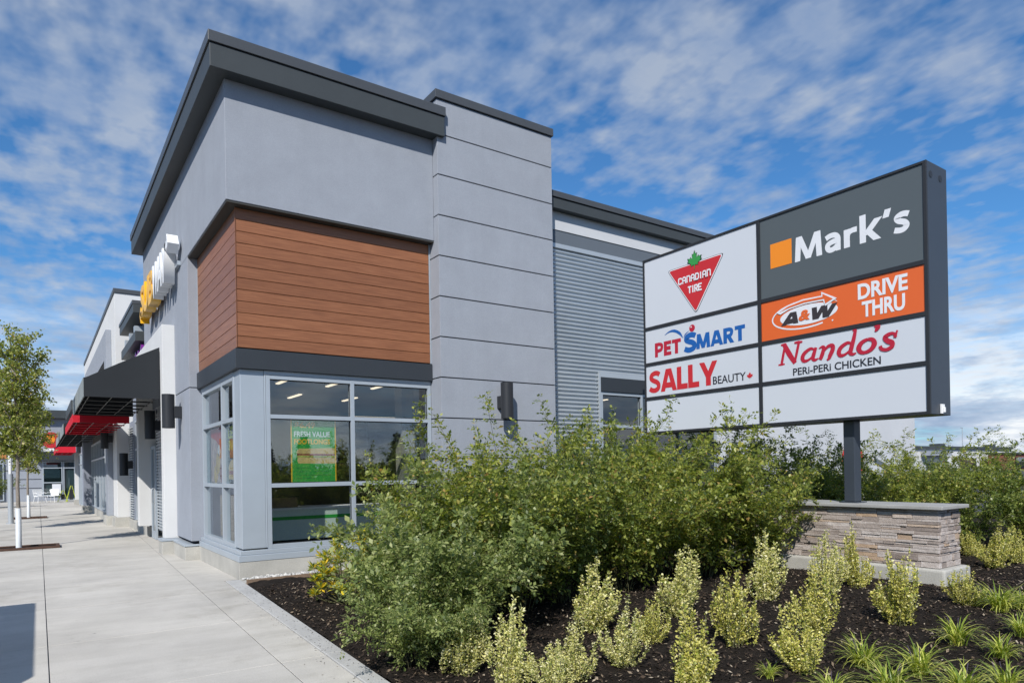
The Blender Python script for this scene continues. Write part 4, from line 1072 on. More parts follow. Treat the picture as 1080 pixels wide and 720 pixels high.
# retainer frame and bars
mb = MB(); f = .045
mb.box(SX0, SX0+.0295, SY0+.0, SY0+f, SZ0, SZ1); mb.box(SX0, SX0+.0295, SY1-.035, SY1, SZ0, SZ1)
mb.box(SX0, SX0+.0295, SY0+f, SY1-.035, SZ1-.035, SZ1); mb.box(SX0, SX0+.0295, SY0+f, SY1-.035, SZ0, SZ0+.04)
um = Ux(2.503)
mb.box(SX0, SX0+.0295, um-.029, um+.029, SZ0+.04, SZ1-.035)
bars = (4.19, 3.522, 2.884)
for z in bars:
    for a, b_ in ((SY0+f, um-.029), (um+.029, SY1-.035)): mb.box(SX0+.002, SX0+.0295, a, b_, z-.030, z+.030)
mb.build('retainer_frame', M['lamp_black'], sg, .003)
mb = MB(); mb.cyl((9.52, SY0+.001, 5.33), (9.52, SY0-.004, 5.33), .045, n=18); mb.cyl((9.79, SY0+.001, 5.33), (9.79, SY0-.004, 5.33), .045, n=18); mb.build('knockout_plug', M['lamp_black'], sg)
mb = MB(); mb.box(9.66, 9.74, SY0-.03, SY0-.001, 2.235, 2.36); mb.box(9.68, 9.72, SY0-.05, SY0-.031, 2.25, 2.32); mb.build('disconnect_switch', M['white'], sg, .006)
for yc in (5.26, 7.86):
    mb = MB(); mb.box(9.60, 9.775, yc-.08, yc+.08, 1.057, SZ0); mb.build('post', M['steel'], sg, .008)
    mb = MB(); mb.box(9.55, 9.83, yc-.13, yc+.13, 1.0425, 1.056); mb.build('base_plate', M['steel'], sg, .003)
zr = [SZ1-.035, bars[0]+.03, bars[0]-.03, bars[1]+.03, bars[1]-.03, bars[2]+.03, bars[2]-.03, SZ0+.04]
def panel(u0, u1, r, mat):
    mb = MB(); mb.box(SX0+.018, SX0+.0295, Ux(u1), Ux(u0), zr[2*r+1], zr[2*r]); return mb.build('sign_panel', mat, sg)
UL = (0.035, 2.474); UR = (2.532, W_-.045)
pans = {}
for r in range(4):
    pans['L', r] = panel(*UL, r, M['panel_white']); pans['R', r] = panel(*UR, r, (M['panel_grey'], M['panel_orange'], M['panel_white'], M['panel_white'])[r])
def T(body, mat, par, box, bold=0.0, shear=0, lift=0.001, spacing=1.0): return text(body, mat, par, box, plG, .003, bold, shear=shear, lift=lift, spacing=spacing)
def S(pts, mat, par, lift=0.001, name='logo'): return shape(pts, mat, par, plG, .0025, lift, name)
LEAF = [(0, -1), (.05, -.45), (.45, -.52), (.38, -.36), (.86, .0), (.70, .06), (.82, .36), (.52, .28), (.46, .44), (.22, .16), (.30, .70), (.14, .62), (0, 1)]
LEAF = LEAF+[(-a, b) for a, b in LEAF[-2:0:-1]]
# row 1 left: red triangle with green leaf
p = pans['L', 0]
def rtri(cx, cz, s, rr=.05):
    A = [(0.60, 5.15), (1.849, 5.16), (1.235, 4.255)]
    gx, gz = sum(a[0] for a in A)/3, sum(a[1] for a in A)/3
    A = [(gx+(a-gx)*s, gz+(b-gz)*s) for a, b in A]; out = []
    for i in range(3):
        q = Vector(A[i]); a = (Vector(A[i-1])-q).normalized(); c = (Vector(A[(i+1) % 3])-q).normalized()
        for t in (0, .25, .5, .75, 1):
            e = q+a*rr*1.5*(1-t)**2+c*rr*1.5*t**2; out.append((e.x, e.y))
    return out
S(rtri(0, 0, 1.0), M['vinyl_black'], p, .001); S(rtri(0, 0, .975), M['vinyl_white'], p, .0038); S(rtri(0, 0, .925, .03), M['vinyl_red'], p, .0066)
LR = lambda s: [(1.228+a*.178*s, 5.185+b*.168*s) for a, b in LEAF]
S(LR(1.08), M['vinyl_black'], p, .0094); S(LR(.96), M['vinyl_green'], p, .0122)
# condensed angular letters drawn as strokes
def letters(word, box, wt, mat, par, lift):
    G = {'C': [[(1, .85), (.8, 1), (.2, 1), (0, .85), (0, .15), (.2, 0), (.8, 0), (1, .15)]], 'A': [[(0, 0), (0, .8), (.25, 1), (.75, 1), (1, .8), (1, 0)], [(0, .42), (1, .42)]],
         'N': [[(0, 0), (0, 1), (.75, 1), (1, .8), (1, 0)]], 'D': [[(0, 0), (0, 1), (.7, 1), (1, .8), (1, .2), (.7, 0), (0, 0)]], 'I': [[(.5, 0), (.5, 1)]],
         'T': [[(0, 1), (1, 1)], [(.5, 0), (.5, 1)]], 'R': [[(0, 0), (0, 1), (.75, 1), (1, .85), (1, .6), (.75, .48), (0, .48)], [(.45, .48), (1, 0)]], 'E': [[(1, 1), (0, 1), (0, 0), (1, 0)], [(0, .5), (.8, .5)]]}
    adv = [.45 if ch == 'I' else 1 for ch in word]; gap = .5
    tot = sum(adv)+gap*(len(word)-1); k = (box[1]-box[0]-wt)/tot; x = box[0]+wt/2; out = []
    for ch, a in zip(word, adv):
        for ln in G[ch]:
            q = [(x+(.5*a if ch == 'I' else u)*k, box[2]+wt/2+v*(box[3]-box[2]-wt)) for u, v in ln]
            for s0, s1 in zip(q[:-1], q[1:]):
                d = (Vector(s1)-Vector(s0)).normalized()*wt*.42
                out.append([(s0[0]-d.x, s0[1]-d.y, wt), (s1[0]+d.x, s1[1]+d.y, wt)])
        x += (a+gap)*k
    strokes(out, mat, par, plG, .0005, lift)
letters('CANADIAN', (.853, 1.588, 4.832, 4.955), .024, M['vinyl_white'], p, .0096)
letters('TIRE', (1.068, 1.382, 4.636, 4.765), .026, M['vinyl_white'], p, .0096)
# heavy block letters: straight bars cut square at cap height and baseline, curves as bands; each piece a hair proud of the last
HV = {'A': (1.0, [[(.08, -.1), (.5, 1.12)], [(.92, -.1), (.5, 1.12)], [(.2, .27), (.8, .27)]]), 'L': (.66, [[(.14, 0), (.14, 1)], [(.02, .12), (.66, .12)]]),
      'Y': (1.0, [[(.06, 1.12), (.5, .36)], [(.94, 1.12), (.5, .36)], [(.5, 0), (.5, .5)]]), 'P': (.78, [[(.14, 0), (.14, 1)], 'c', [(.1, .885), (.4, .885), (.62, .82), (.66, .67), (.6, .5), (.4, .435), (.1, .435)]]),
      'E': (.68, [[(.14, 0), (.14, 1)], [(.02, .115), (.68, .115)], [(.02, .5), (.62, .5)], [(.02, .885), (.68, .885)]]), 'T': (.8, [[(.4, 0), (.4, 1)], [(0, .88), (.8, .88)]]),
      'M': (1.18, [[(.13, -.1), (.2, 1.1)], [(1.05, -.1), (.98, 1.1)], [(.18, 1.1), (.6, .02)], [(1.0, 1.1), (.58, .02)]]), 'R': (.86, [[(.14, 0), (.14, 1)], 'c', [(.1, .885), (.42, .885), (.63, .83), (.67, .69), (.6, .53), (.42, .46), (.1, .46)], [(.38, .5), (.78, -.12)]]),
      'S': (.76, ['c', [(.70, .80), (.56, .875), (.36, .885), (.17, .80), (.15, .66), (.3, .56), (.5, .48), (.63, .36), (.6, .19), (.42, .11), (.22, .12), (.04, .21)]]),
      'W': (1.45, [[(.08, 1.1), (.42, -.1)], [(.42, -.1), (.73, 1.1)], [(.73, 1.1), (1.04, -.1)], [(1.04, -.1), (1.38, 1.1)]]),
      'k': (.78, [[(.12, 0), (.12, 1.08)], [(.2, .26), (.68, .80)], [(.3, .42), (.70, -.08)]]), 'r': (.52, [[(.12, 0), (.12, .72)], 'c', [(.12, .34), (.18, .54), (.32, .61), (.50, .61)]]),
      'a': (.68, ['c', [(.06, .58), (.22, .645), (.42, .63), (.53, .50), (.535, .28), (.535, 0)], 'c', [(.52, .38), (.34, .395), (.16, .33), (.12, .21), (.20, .095), (.36, .10), (.53, .22)]]),
      's': (.58, ['c', [(.52, .60), (.40, .645), (.24, .64), (.125, .55), (.2, .43), (.38, .34), (.45, .21), (.35, .095), (.2, .085), (.04, .13)]]),
      "'": (.26, [[(.17, 1.02), (.08, .70)]])}
def clipz(poly, lo, hi):
    for zc, sgn in ((lo, 1), (hi, -1)):
        out = []
        for i in range(len(poly)):
            a, b_ = poly[i], poly[(i+1) % len(poly)]; da = sgn*(a[1]-zc); db = sgn*(b_[1]-zc)
            if da >= 0: out.append(a)
            if da*db < 0: t = da/(da-db); out.append((a[0]+(b_[0]-a[0])*t, zc))
        poly = out
    return poly
def heavy(word, box, mat, par, wt=.25, gap=.06, shear=0.0, lift=0.001, hts=None, name='lettering', top=1.0):
    tot = sum(HV[c][0] for c in word)+gap*(len(word)-1); kx = (box[1]-box[0]-shear*(box[3]-box[2]))/tot; kz = (box[3]-box[2])/top
    x = 0.0; V = []; F = []; n_ = 0; off = wloc(par)
    def put(poly, lay):
        b0 = len(V)
        for u, v in poly: V.append(Vector(plG(box[0]+u*kx+shear*v*kz, box[2]+v*kz, lift+.0012+lay*.0005))-off)
        F.append(tuple(range(b0, b0+len(poly))))
    for ch in word:
        cap = {'k': 1.06, 'r': .70, "'": 1.0}.get(ch, 1.0); curve = False; lay = 0
        for ln in HV[ch][1]:
            if ln == 'c': curve = True; continue
            pts = [Vector(q) for q in ln]; asp = kz/kx; w = wt
            if curve:
                sm = []
                for i in range(len(pts)-1):
                    p0, p1, p2, p3 = pts[max(i-1, 0)], pts[i], pts[i+1], pts[min(i+2, len(pts)-1)]
                    for q in range(5):
                        t = q/5; sm.append(0.5*((2*p1)+(-p0+p2)*t+(2*p0-5*p1+4*p2-p3)*t*t+(-p0+3*p1-3*p2+p3)*t**3))
                pts = sm+[pts[-1]]; w = wt*.93
            L_ = []; R_ = []
            for i, q in enumerate(pts):
                d = pts[min(i+1, len(pts)-1)]-pts[max(i-1, 0)]; d = Vector((d.x, d.y*asp)).normalized(); nn = Vector((-d.y, d.x/asp))*w/2
                if not curve and abs(d.x) < .25: nn = Vector((-w/2*1.08, 0))
                elif not curve and abs(d.y) > .25: nn = Vector((-w/2/max(abs(d.y), .4), 0)) if d.y > 0 else Vector((w/2/max(abs(d.y), .4), 0))
                L_.append(q+nn); R_.append(q-nn)
            for i in range(len(pts)-1):
                poly = [(x+q.x, q.y) for q in (R_[i], R_[i+1], L_[i+1], L_[i])]
                if not curve: poly = clipz(poly, 0.0, cap)
                ar = sum(poly[j][0]*poly[(j+1) % len(poly)][1]-poly[(j+1) % len(poly)][0]*poly[j][1] for j in range(len(poly)))
                if ar < 0: poly = poly[::-1]
                put(poly, lay)
            lay += 1; curve = False
        x += HV[ch][0]+gap
    me = bpy.data.meshes.new(name); me.from_pydata([tuple(v) for v in V], [], F); me.materials.append(mat); me.update()
    o = bpy.data.objects.new(name, me); o.parent = par; COL.objects.link(o); return o
# row 2 left
p = pans['L', 1]
heavy('PET', (.262, .885, 3.632, 3.893), M['vinyl_crimson'], p, .26)
heavy('MART', (1.232, 2.225, 3.636, 3.893), M['vinyl_blue'], p, .27)
heavy('S', (.953, 1.235, 3.615, 3.945), M['vinyl_blue'], p, .27)
S([(1.142+.062*math.cos(q*.3142), 4.022+.062*math.sin(q*.3142)) for q in range(20)], M['vinyl_crimson'], p, .001)
S([(1.125+.014*math.cos(q*.6283), 4.045+.014*math.sin(q*.6283)) for q in range(10)], M['vinyl_white'], p, .004)
strokes([[(.505, 4.005, .004), (.62, 4.048, .03), (.74, 4.045, .05), (.86, 3.98, .05), (.935, 3.885, .004)], [(.95, 3.885, .004), (.99, 3.94, .022), (1.075, 3.985, .004)]], M['vinyl_blue'], p, plG, .002, .001, 'logo')
# row 3 left
p = pans['L', 2]
heavy('SALLY', (.105, 1.66, 2.982, 3.388), M['vinyl_red'], p, .26, .03)
T('BEAUTY', M['vinyl_black'], p, (1.572, 2.222, 2.985, 3.118), .006)
S([(2.30+a*.068, 3.045+b*.062) for a, b in LEAF], M['vinyl_red'], p)
# row 1 right
p = pans['R', 0]
S([(2.711, 4.66), (3.075, 4.66), (3.075, 5.037), (2.711, 5.037)], M['vinyl_orange'], p)
heavy("Mark's", (3.118, 4.788, 4.655, 5.02), M['vinyl_white'], p, .21, .07)
# row 2 right
p = pans['R', 1]
T('DRIVE', M['vinyl_white'], p, (4.075, 4.738, 3.882, 4.10), .032)
T('THRU', M['vinyl_white'], p, (4.128, 4.70, 3.626, 3.846), .032)
def ell(cx, cz, a, b, t0=0, t1=360, n=48, tilt=0.0):
    o = []
    for i in range(n+1):
        t = R(t0+(t1-t0)*i/n); x = a*math.cos(t); z = b*math.sin(t)
        o.append((cx+x, cz+z+x*tilt))
    return o
cx, cz = 3.277, 3.848
strokes([[(a, b, .022 if i > 3 else .006+.004*i) for i, (a, b) in enumerate(ell(cx, cz, .548, .205, 300, 25, 60)[::-1])]], M['vinyl_white'], p, plG, .002, .001, 'logo')
strokes([[(a, b, .018) for a, b in ell(cx, cz, .548, .205, 165, 70, 24)]], M['vinyl_white'], p, plG, .002, .004, 'logo')
S(ell(cx+.045, cz-.012, .46, .145)[:-1], M['vinyl_white'], p, .001)
S([(2.80, 3.955), (2.98, 4.03), (3.25, 4.072), (3.54, 4.062), (3.54, 4.118), (3.775, 3.978), (3.60, 3.90), (3.565, 3.985), (3.28, 3.995), (3.02, 3.968), (2.87, 3.915)], M['vinyl_white'], p, .007)
S([(2.86, 3.955), (3.0, 4.012), (3.25, 4.05), (3.56, 4.043), (3.56, 4.085), (3.715, 3.982), (3.60, 3.935), (3.585, 4.008), (3.28, 4.018), (3.02, 3.99)], M['panel_orange'], p, .0098)
heavy('A', (2.885, 3.22, 3.735, 3.915), M['vinyl_brown'], p, .27, 0, .35, .004)
T('&', M['panel_orange'], p, (3.175, 3.36, 3.755, 3.91), .04, .2, lift=.0072)
heavy('W', (3.335, 3.765, 3.735, 3.915), M['vinyl_brown'], p, .30, 0, .35, .004)
S(ell(3.70, 3.675, .012, .012, n=10)[:-1], M['vinyl_white'], p)
# row 3 right: brush-drawn serif word and a plain line beneath
p = pans['R', 2]
def tr(ch, u, z, s): return [[(u+(a+.14*b)*s, z+b*s, w*s) for a, b, w in ln] for ln in ch]
gN = [[(0, .02, .05), (.12, .02, .07), (.26, .03, .05)], [(.13, .02, .10), (.14, .5, .10), (.15, .98, .08)], [(-.02, 1.0, .05), (.10, 1.0, .10), (.2, .98, .12)], [(.12, 1.0, .16), (.38, .5, .19), (.68, .0, .15)], [(.66, .02, .08), (.68, .5, .10), (.70, .98, .10)], [(.52, 1.0, .06), (.68, 1.0, .10), (.84, .99, .05)]]
ga = [[(.46, .5, .06), (.30, .58, .10), (.1, .42, .13), (.04, .2, .15), (.12, .03, .12), (.28, .05, .08), (.46, .22, .06)], [(.50, .60, .10), (.46, .3, .14), (.45, .1, .14), (.54, .0, .10), (.66, .06, .03)]]
gn = [[(-.06, .52, .03), (.06, .58, .09), (.12, .5, .13), (.1, .2, .14), (.05, -.02, .12)], [(.10, .28, .05), (.26, .54, .10), (.42, .56, .14), (.46, .38, .15), (.40, .1, .14), (.38, -.02, .10), (.31, -.09, .05)]]
gd = [[(.46, .48, .06), (.30, .57, .10), (.1, .42, .13), (.04, .2, .15), (.12, .03, .12), (.28, .05, .08), (.46, .24, .06)], [(.50, 1.10, .10), (.49, .7, .13), (.46, .3, .15), (.46, .08, .14), (.56, .0, .09), (.66, .05, .03)], [(.40, 1.08, .03), (.52, 1.14, .09)]]
go = [[(.28, .58, .09), (.1, .48, .13), (.02, .26, .17), (.1, .06, .13), (.26, .0, .10), (.44, .1, .13), (.52, .32, .17), (.44, .52, .13), (.28, .58, .09)]]
gap_ = [[(.0, 1.16, .20), (.04, 1.02, .16), (-.02, .86, .04)]]
gs = [[(.42, .44, .10), (.36, .60, .08), (.22, .62, .10), (.1, .5, .13), (.2, .34, .15), (.34, .24, .15), (.36, .08, .12), (.22, -.02, .10), (.06, .04, .10), (.0, .18, .10)], [(.44, .72, .05), (.42, .56, .07), (.43, .42, .04)]]
s = .305; zb = 3.14; u = 2.815; L = []
for ch, du in ((gN, .90), (ga, .68), (gn, .66), (gd, .70), (go, .66)):
    L += tr(ch, u, zb, s); u += du*s
L += tr(gap_, u-.05, zb, s) + tr(gs, u+.02, zb, s*1.05)
# widen the word to its width on the panel
umax = max(q[0] for ln in L for q in ln); k = (4.60-2.815)/(umax-2.815)
L = [[(2.815+(a-2.815)*k, b, w*1.45) for a, b, w in ln] for ln in L]
strokes(L, M['vinyl_crimson'], p, plG, .0015, .001)
T('PERi-PERi CHICKEN', M['vinyl_black'], p, (3.063, 4.373, 2.951, 3.062), .012)

# ------------------------------------------------------------------ planting
RG = 'rose shrubs massed in the planting bed'
pv = [rose_proto(21, 23, 1.72, 0.8, 1.0, 11, 1.6, 6), rose_proto(22, 24, 1.75, .95, .95, 11, 1.6, 6), rose_proto(23, 26, 1.45, .95, 1.3, 12, 1.5, 3), rose_proto(24, 21, 1.78, .7, .8, 10, 1.6, 8)]
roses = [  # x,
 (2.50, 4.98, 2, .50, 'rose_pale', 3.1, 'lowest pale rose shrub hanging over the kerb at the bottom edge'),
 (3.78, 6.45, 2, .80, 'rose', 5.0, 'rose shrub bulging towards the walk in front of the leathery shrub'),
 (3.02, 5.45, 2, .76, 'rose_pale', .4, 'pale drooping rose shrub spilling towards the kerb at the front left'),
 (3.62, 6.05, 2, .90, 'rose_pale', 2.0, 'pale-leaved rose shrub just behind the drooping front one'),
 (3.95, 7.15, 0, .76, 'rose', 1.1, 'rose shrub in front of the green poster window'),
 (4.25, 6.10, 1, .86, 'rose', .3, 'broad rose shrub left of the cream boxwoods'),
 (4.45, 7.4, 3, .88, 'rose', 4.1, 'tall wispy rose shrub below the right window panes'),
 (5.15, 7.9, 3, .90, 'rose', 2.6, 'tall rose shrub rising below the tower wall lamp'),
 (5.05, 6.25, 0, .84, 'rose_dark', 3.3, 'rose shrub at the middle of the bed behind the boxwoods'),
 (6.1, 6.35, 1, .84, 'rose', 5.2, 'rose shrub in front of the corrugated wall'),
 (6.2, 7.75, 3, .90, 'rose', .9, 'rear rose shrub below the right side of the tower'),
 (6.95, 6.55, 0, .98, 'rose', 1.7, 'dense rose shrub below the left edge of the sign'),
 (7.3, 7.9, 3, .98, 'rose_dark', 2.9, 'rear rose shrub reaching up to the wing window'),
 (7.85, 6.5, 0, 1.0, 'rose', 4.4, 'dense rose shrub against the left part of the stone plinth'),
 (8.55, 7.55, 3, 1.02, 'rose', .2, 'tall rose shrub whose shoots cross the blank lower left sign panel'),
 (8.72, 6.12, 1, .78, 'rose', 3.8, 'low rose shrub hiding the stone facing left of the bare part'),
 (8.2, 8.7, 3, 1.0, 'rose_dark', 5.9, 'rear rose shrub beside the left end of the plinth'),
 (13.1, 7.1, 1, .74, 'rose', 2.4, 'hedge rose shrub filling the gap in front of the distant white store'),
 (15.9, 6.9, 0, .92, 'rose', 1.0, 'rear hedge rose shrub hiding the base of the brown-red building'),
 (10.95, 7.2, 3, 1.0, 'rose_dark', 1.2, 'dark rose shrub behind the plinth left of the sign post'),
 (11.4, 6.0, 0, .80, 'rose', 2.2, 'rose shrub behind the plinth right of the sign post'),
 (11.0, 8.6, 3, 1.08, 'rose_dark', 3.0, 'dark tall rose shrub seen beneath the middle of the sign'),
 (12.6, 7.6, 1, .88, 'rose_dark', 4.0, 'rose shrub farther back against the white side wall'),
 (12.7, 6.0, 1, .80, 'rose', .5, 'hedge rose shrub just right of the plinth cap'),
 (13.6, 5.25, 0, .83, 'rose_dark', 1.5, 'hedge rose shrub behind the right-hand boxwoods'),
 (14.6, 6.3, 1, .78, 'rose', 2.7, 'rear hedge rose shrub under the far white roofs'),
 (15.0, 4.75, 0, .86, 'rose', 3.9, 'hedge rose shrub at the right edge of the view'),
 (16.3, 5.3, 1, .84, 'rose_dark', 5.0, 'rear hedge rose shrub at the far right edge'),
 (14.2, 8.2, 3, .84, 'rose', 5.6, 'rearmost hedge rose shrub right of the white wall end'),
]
PRm = {}
for i, (x, y, k, s, m, rz, lb) in enumerate(roses):
    loc = (x, y, float(soil_z(np.array(x), np.array(y)))-.01)
    sc = (s*1.05, s*1.05, s)
    if (k, m) not in PRm:
        t = plant_thing('rose_shrub', pv[k][0], pv[k][1], M[m], M['twig'], lb, 'shrub', RG, loc, rz, sc); PRm[k, m] = t
    else: copy_thing(PRm[k, m], loc, rz, sc, lb)

def box_proto(seed, h=0.65, r=0.2, n=3900, leaf=.022):
    rs = np.random.RandomState(seed); C = []; D = []; paths = []
    ns = rs.randint(30, 50); lob = rs.uniform(0, 6.28, 2)
    for i in range(ns):
        az = rs.uniform(0, 2*np.pi); q = rs.uniform(0, 1)**.6; top = h*(1-.42*q**2)*rs.uniform(.66, 1.1)*(1+.22*math.cos(az-lob[0]))*(1+.12*math.cos(2*az-lob[1]))
        if i < 2: top = h*1.05; q = rs.uniform(0, .35)
        b = np.array([rs.normal(0, .04), rs.normal(0, .04), 0]); e = np.array([q*r*math.cos(az), q*r*math.sin(az), top]); mid = (b+e)/2+np.array([math.cos(az), math.sin(az), 0])*r*.5*q
        T_ = np.linspace(0, 1, 9)[:, None]; p = (1-T_)**2*b+2*T_*(1-T_)*mid+T_**2*e
        paths.append((p, .004, .0015))
        for k in range(n//ns):
            t = rs.uniform(.05, 1); j = min(int(t*8), 7); u = t*8-j; c = p[j]*(1-u)+p[j+1]*u
            ax = p[j+1]-p[j]; ax /= np.linalg.norm(ax)
            d = rs.normal(0, 1, 3)*.8+ax*.9+np.array([0, 0, .3]); d /= np.linalg.norm(d)
            C.append(c+d*rs.uniform(.008, .035)); D.append(d)
    C = np.array(C); D = np.array(D); L = leaf*rs.uniform(.75, 1.35, len(C))
    return leaf_quads(C, D, L, L*.62, fold=.2), paths
BG = 'variegated boxwoods planted through the mulch'
bp = [box_proto(31), box_proto(32, .65, .23), box_proto(33, .6, .26), box_proto(34, .7, .18)]
boxes = [  # x, y, height, width, proto, material, label
 (2.70, 4.60, .56, .38, 0, 'box_cream', 'cream boxwood at the left front, right beside the drooping pale rose'),
 (2.70, 3.95, .66, .34, 3, 'box_cream', 'cream pointed boxwood cut by the bottom edge, second from the left'),
 (3.19, 3.84, .44, .36, 1, 'box_cream', 'cream boxwood at the bottom between the second and fourth from the left'),
 (2.86, 3.66, .36, .36, 2, 'box_cream', 'low cream boxwood at the bottom edge, mostly cut by the frame'),
 (3.71, 3.86, .48, .38, 1, 'box_cream', 'pale round boxwood on a short bare stem at the bottom middle'),
 (4.38, 4.95, .72, .46, 3, 'box_cream', 'tall cream boxwood with one long spike before the rose mass'),
 (4.46, 4.28, .44, .34, 2, 'box_yellow', 'small yellow boxwood left of the tall cream cluster'),
 (5.40, 4.76, .76, .50, 3, 'box_cream', 'tall spiky cream boxwood at the foot of the rose mass, centre right'),
 (3.66, 3.18, .64, .40, 0, 'box_yellow', 'bright yellow upright boxwood cut by the bottom edge'),
 (5.02, 3.79, .74, .40, 0, 'box_yellow', 'yellow upright boxwood between the bright front one and the tall spiky cream one'),
 (6.94, 4.81, .84, .44, 3, 'box_cream', 'greenish spiky boxwood where the rose mass meets the stone plinth'),
 (4.66, 2.93, .52, .46, 2, 'box_yellow', 'broad round yellow boxwood alone in the front mulch'),
 (5.82, 3.50, .70, .42, 1, 'box_yellow', 'yellow boxwood just behind the broad round front one'),
 (7.94, 4.62, .76, .40, 3, 'box_cream', 'slim greenish boxwood before the middle of the stone plinth'),
 (8.58, 4.62, .82, .38, 0, 'box_yellow', 'pointed yellow boxwood touching the stone plinth'),
 (6.92, 3.30, .80, .44, 0, 'box_yellow', 'tall dense yellow boxwood in front of the right half of the plinth'),
 (8.22, 3.25, .42, .44, 2, 'box_yellow', 'low round boxwood by the right end of the plinth footing'),
 (11.5, 4.15, .62, .50, 1, 'box_yellow', 'yellow boxwood right of the plinth, in front of the hedge'),
 (12.3, 4.10, .62, .50, 2, 'box_yellow', 'yellow boxwood at the right edge of the view'),
 (12.9, 5.0, .46, .42, 2, 'box_yellow', 'small yellow boxwood half hidden behind the plinth corner'),
]
PB = {}
for i, (x, y, h, w, k, m, lb) in enumerate(boxes):
    base = {0: (.65, .20), 1: (.65, .23), 2: (.6, .26), 3: (.7, .18)}[k]
    loc = (x, y, float(soil_z(np.array(x), np.array(y)))-.005); sc = (w/2/base[1]*1.08, w/2/base[1]*1.08, h/base[0]*.86)
    rz = (i*2.399) % 6.28
    ln = (math.sin(i*1.7)*.10, math.cos(i*2.3)*.10)
    kk = (k, m, i % 3 if k in (0, 2) else 0)
    if kk not in PB:
        q = bp[k] if kk[2] == 0 else box_proto(80+k*7+kk[2], *base)
        PB[kk] = plant_thing('variegated_boxwood', q[0], q[1], M[m], M['twig'], lb, 'boxwood', BG, loc, rz, sc); PB[kk].rotation_euler = (*ln, rz)
    else: copy_thing(PB[kk], loc, rz, sc, lb, ln)

def lily_proto(seed, n=120, L=.42):
    rs = np.random.RandomState(seed); V = []; F = []
    for i in range(n):
        az = rs.uniform(0, 2*np.pi); el = R(rs.uniform(48, 88)); ln = L*rs.uniform(.6, 1.15); w = rs.uniform(.004, .008); bend = R(rs.uniform(60, 150))
        p = np.array([rs.normal(0, .03), rs.normal(0, .03), 0.0]); side = np.array([-math.sin(az), math.cos(az), 0]); b = len(V); m = 6
        for k in range(m+1):
            t = k/m; ww = w*(1-t**3)*(.6+.6*min(t*3, 1))
            V += [p-side*ww, p+side*ww]; e = el-bend*t**1.3
            p = p+np.array([math.cos(e)*math.cos(az), math.cos(e)*math.sin(az), math.sin(e)])*ln/m
        for k in range(m): F.append((b+2*k, b+2*k+1, b+2*k+3, b+2*k+2))
    return np.array(V), np.array(F)
LG = 'lily turf tufts in the front mulch'
lp = [lily_proto(41), lily_proto(42, 100, .38)]
tufts = [(5.24, 2.78, .95, 'lily turf tuft beside the broad round yellow boxwood'), (5.40, 2.44, 1.1, 'largest lily turf tuft at the front right'), (4.71, 2.33, .95, 'lily turf tuft at the bottom below the largest one'),
 (6.42, 2.60, 1.05, 'lily turf tuft below the plinth footing'), (8.11, 2.88, 1.15, 'lily turf tuft right of the low round boxwood'), (6.28, 2.23, .85, 'small lily turf tuft at the right, below the footing tuft'),
 (5.05, 2.02, .95, 'lily turf tuft on the bottom edge, second from the right corner'), (5.32, 1.86, .95, 'lily turf tuft in the bottom right corner'), (8.55, 2.85, 1.0, 'lily turf tuft on the right edge, upper one'),
 (7.18, 2.39, .9, 'lily turf tuft on the right edge, lower one'), (4.29, 2.50, .75, 'small lily turf tuft on the bottom edge left of the others'), (4.35, 3.0, .5, 'tiny lily turf seedling left of the broad round boxwood')]
L0 = []
for i, (x, y, s, lb) in enumerate(tufts):
    k = i % 2; loc = (x, y, float(soil_z(np.array(x), np.array(y))))
    if i < 2:
        t = thing('lily_turf', loc, lb, 'grass tuft', LG); t.rotation_euler = (0, 0, i); t.scale = (s*.85, s*.85, s*.8)
        link('leaves', mesh_np('leaves', lp[k][0], lp[k][1], M['lily']), t)
        mb = MB(); rr = random.Random(i+3)
        for q in range(2):
            a = rr.uniform(0, 6.28); e = (0.10*math.cos(a), .10*math.sin(a), .26+rr.uniform(0, .06)); mb.tube([(0.02*math.cos(a), .02*math.sin(a), 0), e], .002, 4)
            for j in range(9): mb.ball((e[0]*(.7+.035*j), e[1]*(.7+.035*j), e[2]*(.7+.035*j)), .004, 5, 4)
        me = bpy.data.meshes.new('flower_spikes'); me.from_pydata(mb.v, [], mb.f); me.materials.append(M['flower']); me.update(); link('flower_spikes', me, t)
        L0.append(t)
    else: copy_thing(L0[k], loc, i*1.7, (s*.85, s*.85, s*.78), lb)

# leathery shrub with yellowing leaves at the foundation
def rhodo(seed):
    rs = np.random.RandomState(seed); C = []; D = []; paths = []; LL = []
    for i in range(80):
        az = rs.uniform(0, 2*np.pi); q = rs.uniform(.1, 1)**.6; e = np.array([q*.48*math.cos(az), q*.48*math.sin(az), rs.uniform(.15, 1.0)*(1-.35*q)])
        b = np.array([e[0]*.1, e[1]*.1, 0]); mid = (b+e)/2+np.array([e[0]*.3, e[1]*.3, 0]); T_ = np.linspace(0, 1, 7)[:, None]; p = (1-T_)**2*b+2*T_*(1-T_)*mid+T_**2*e
        paths.append((p, .006, .003)); a0 = rs.uniform(0, 6.28)
        for ring in range(3):
            for j in range(8):
                t = a0+j*.785+ring*.4; up = (.15, .5, .9)[ring]; d = np.array([math.cos(t), math.sin(t), up+rs.normal(0, .25)]); d /= np.linalg.norm(d); ln = rs.uniform(.075, .125)
                C.append(e+d*ln*.55+np.array([0, 0, .01*ring])); D.append(d); LL.append(ln)
    C = np.array(C); D = np.array(D); LL = np.array(LL)
    return leaf_quads(C, D, LL, LL*.30, up=np.array([[0, 0, 1.0]]), fold=.12), paths
V, pt = rhodo(51)
plant_thing('leathery_shrub', V, pt, M['rhodo'], M['twig'], 'leathery shrub with yellowing lower leaves below the large corner window', 'shrub', None, (3.02, 7.75, .02), .3, (.95, .95, 1.0))

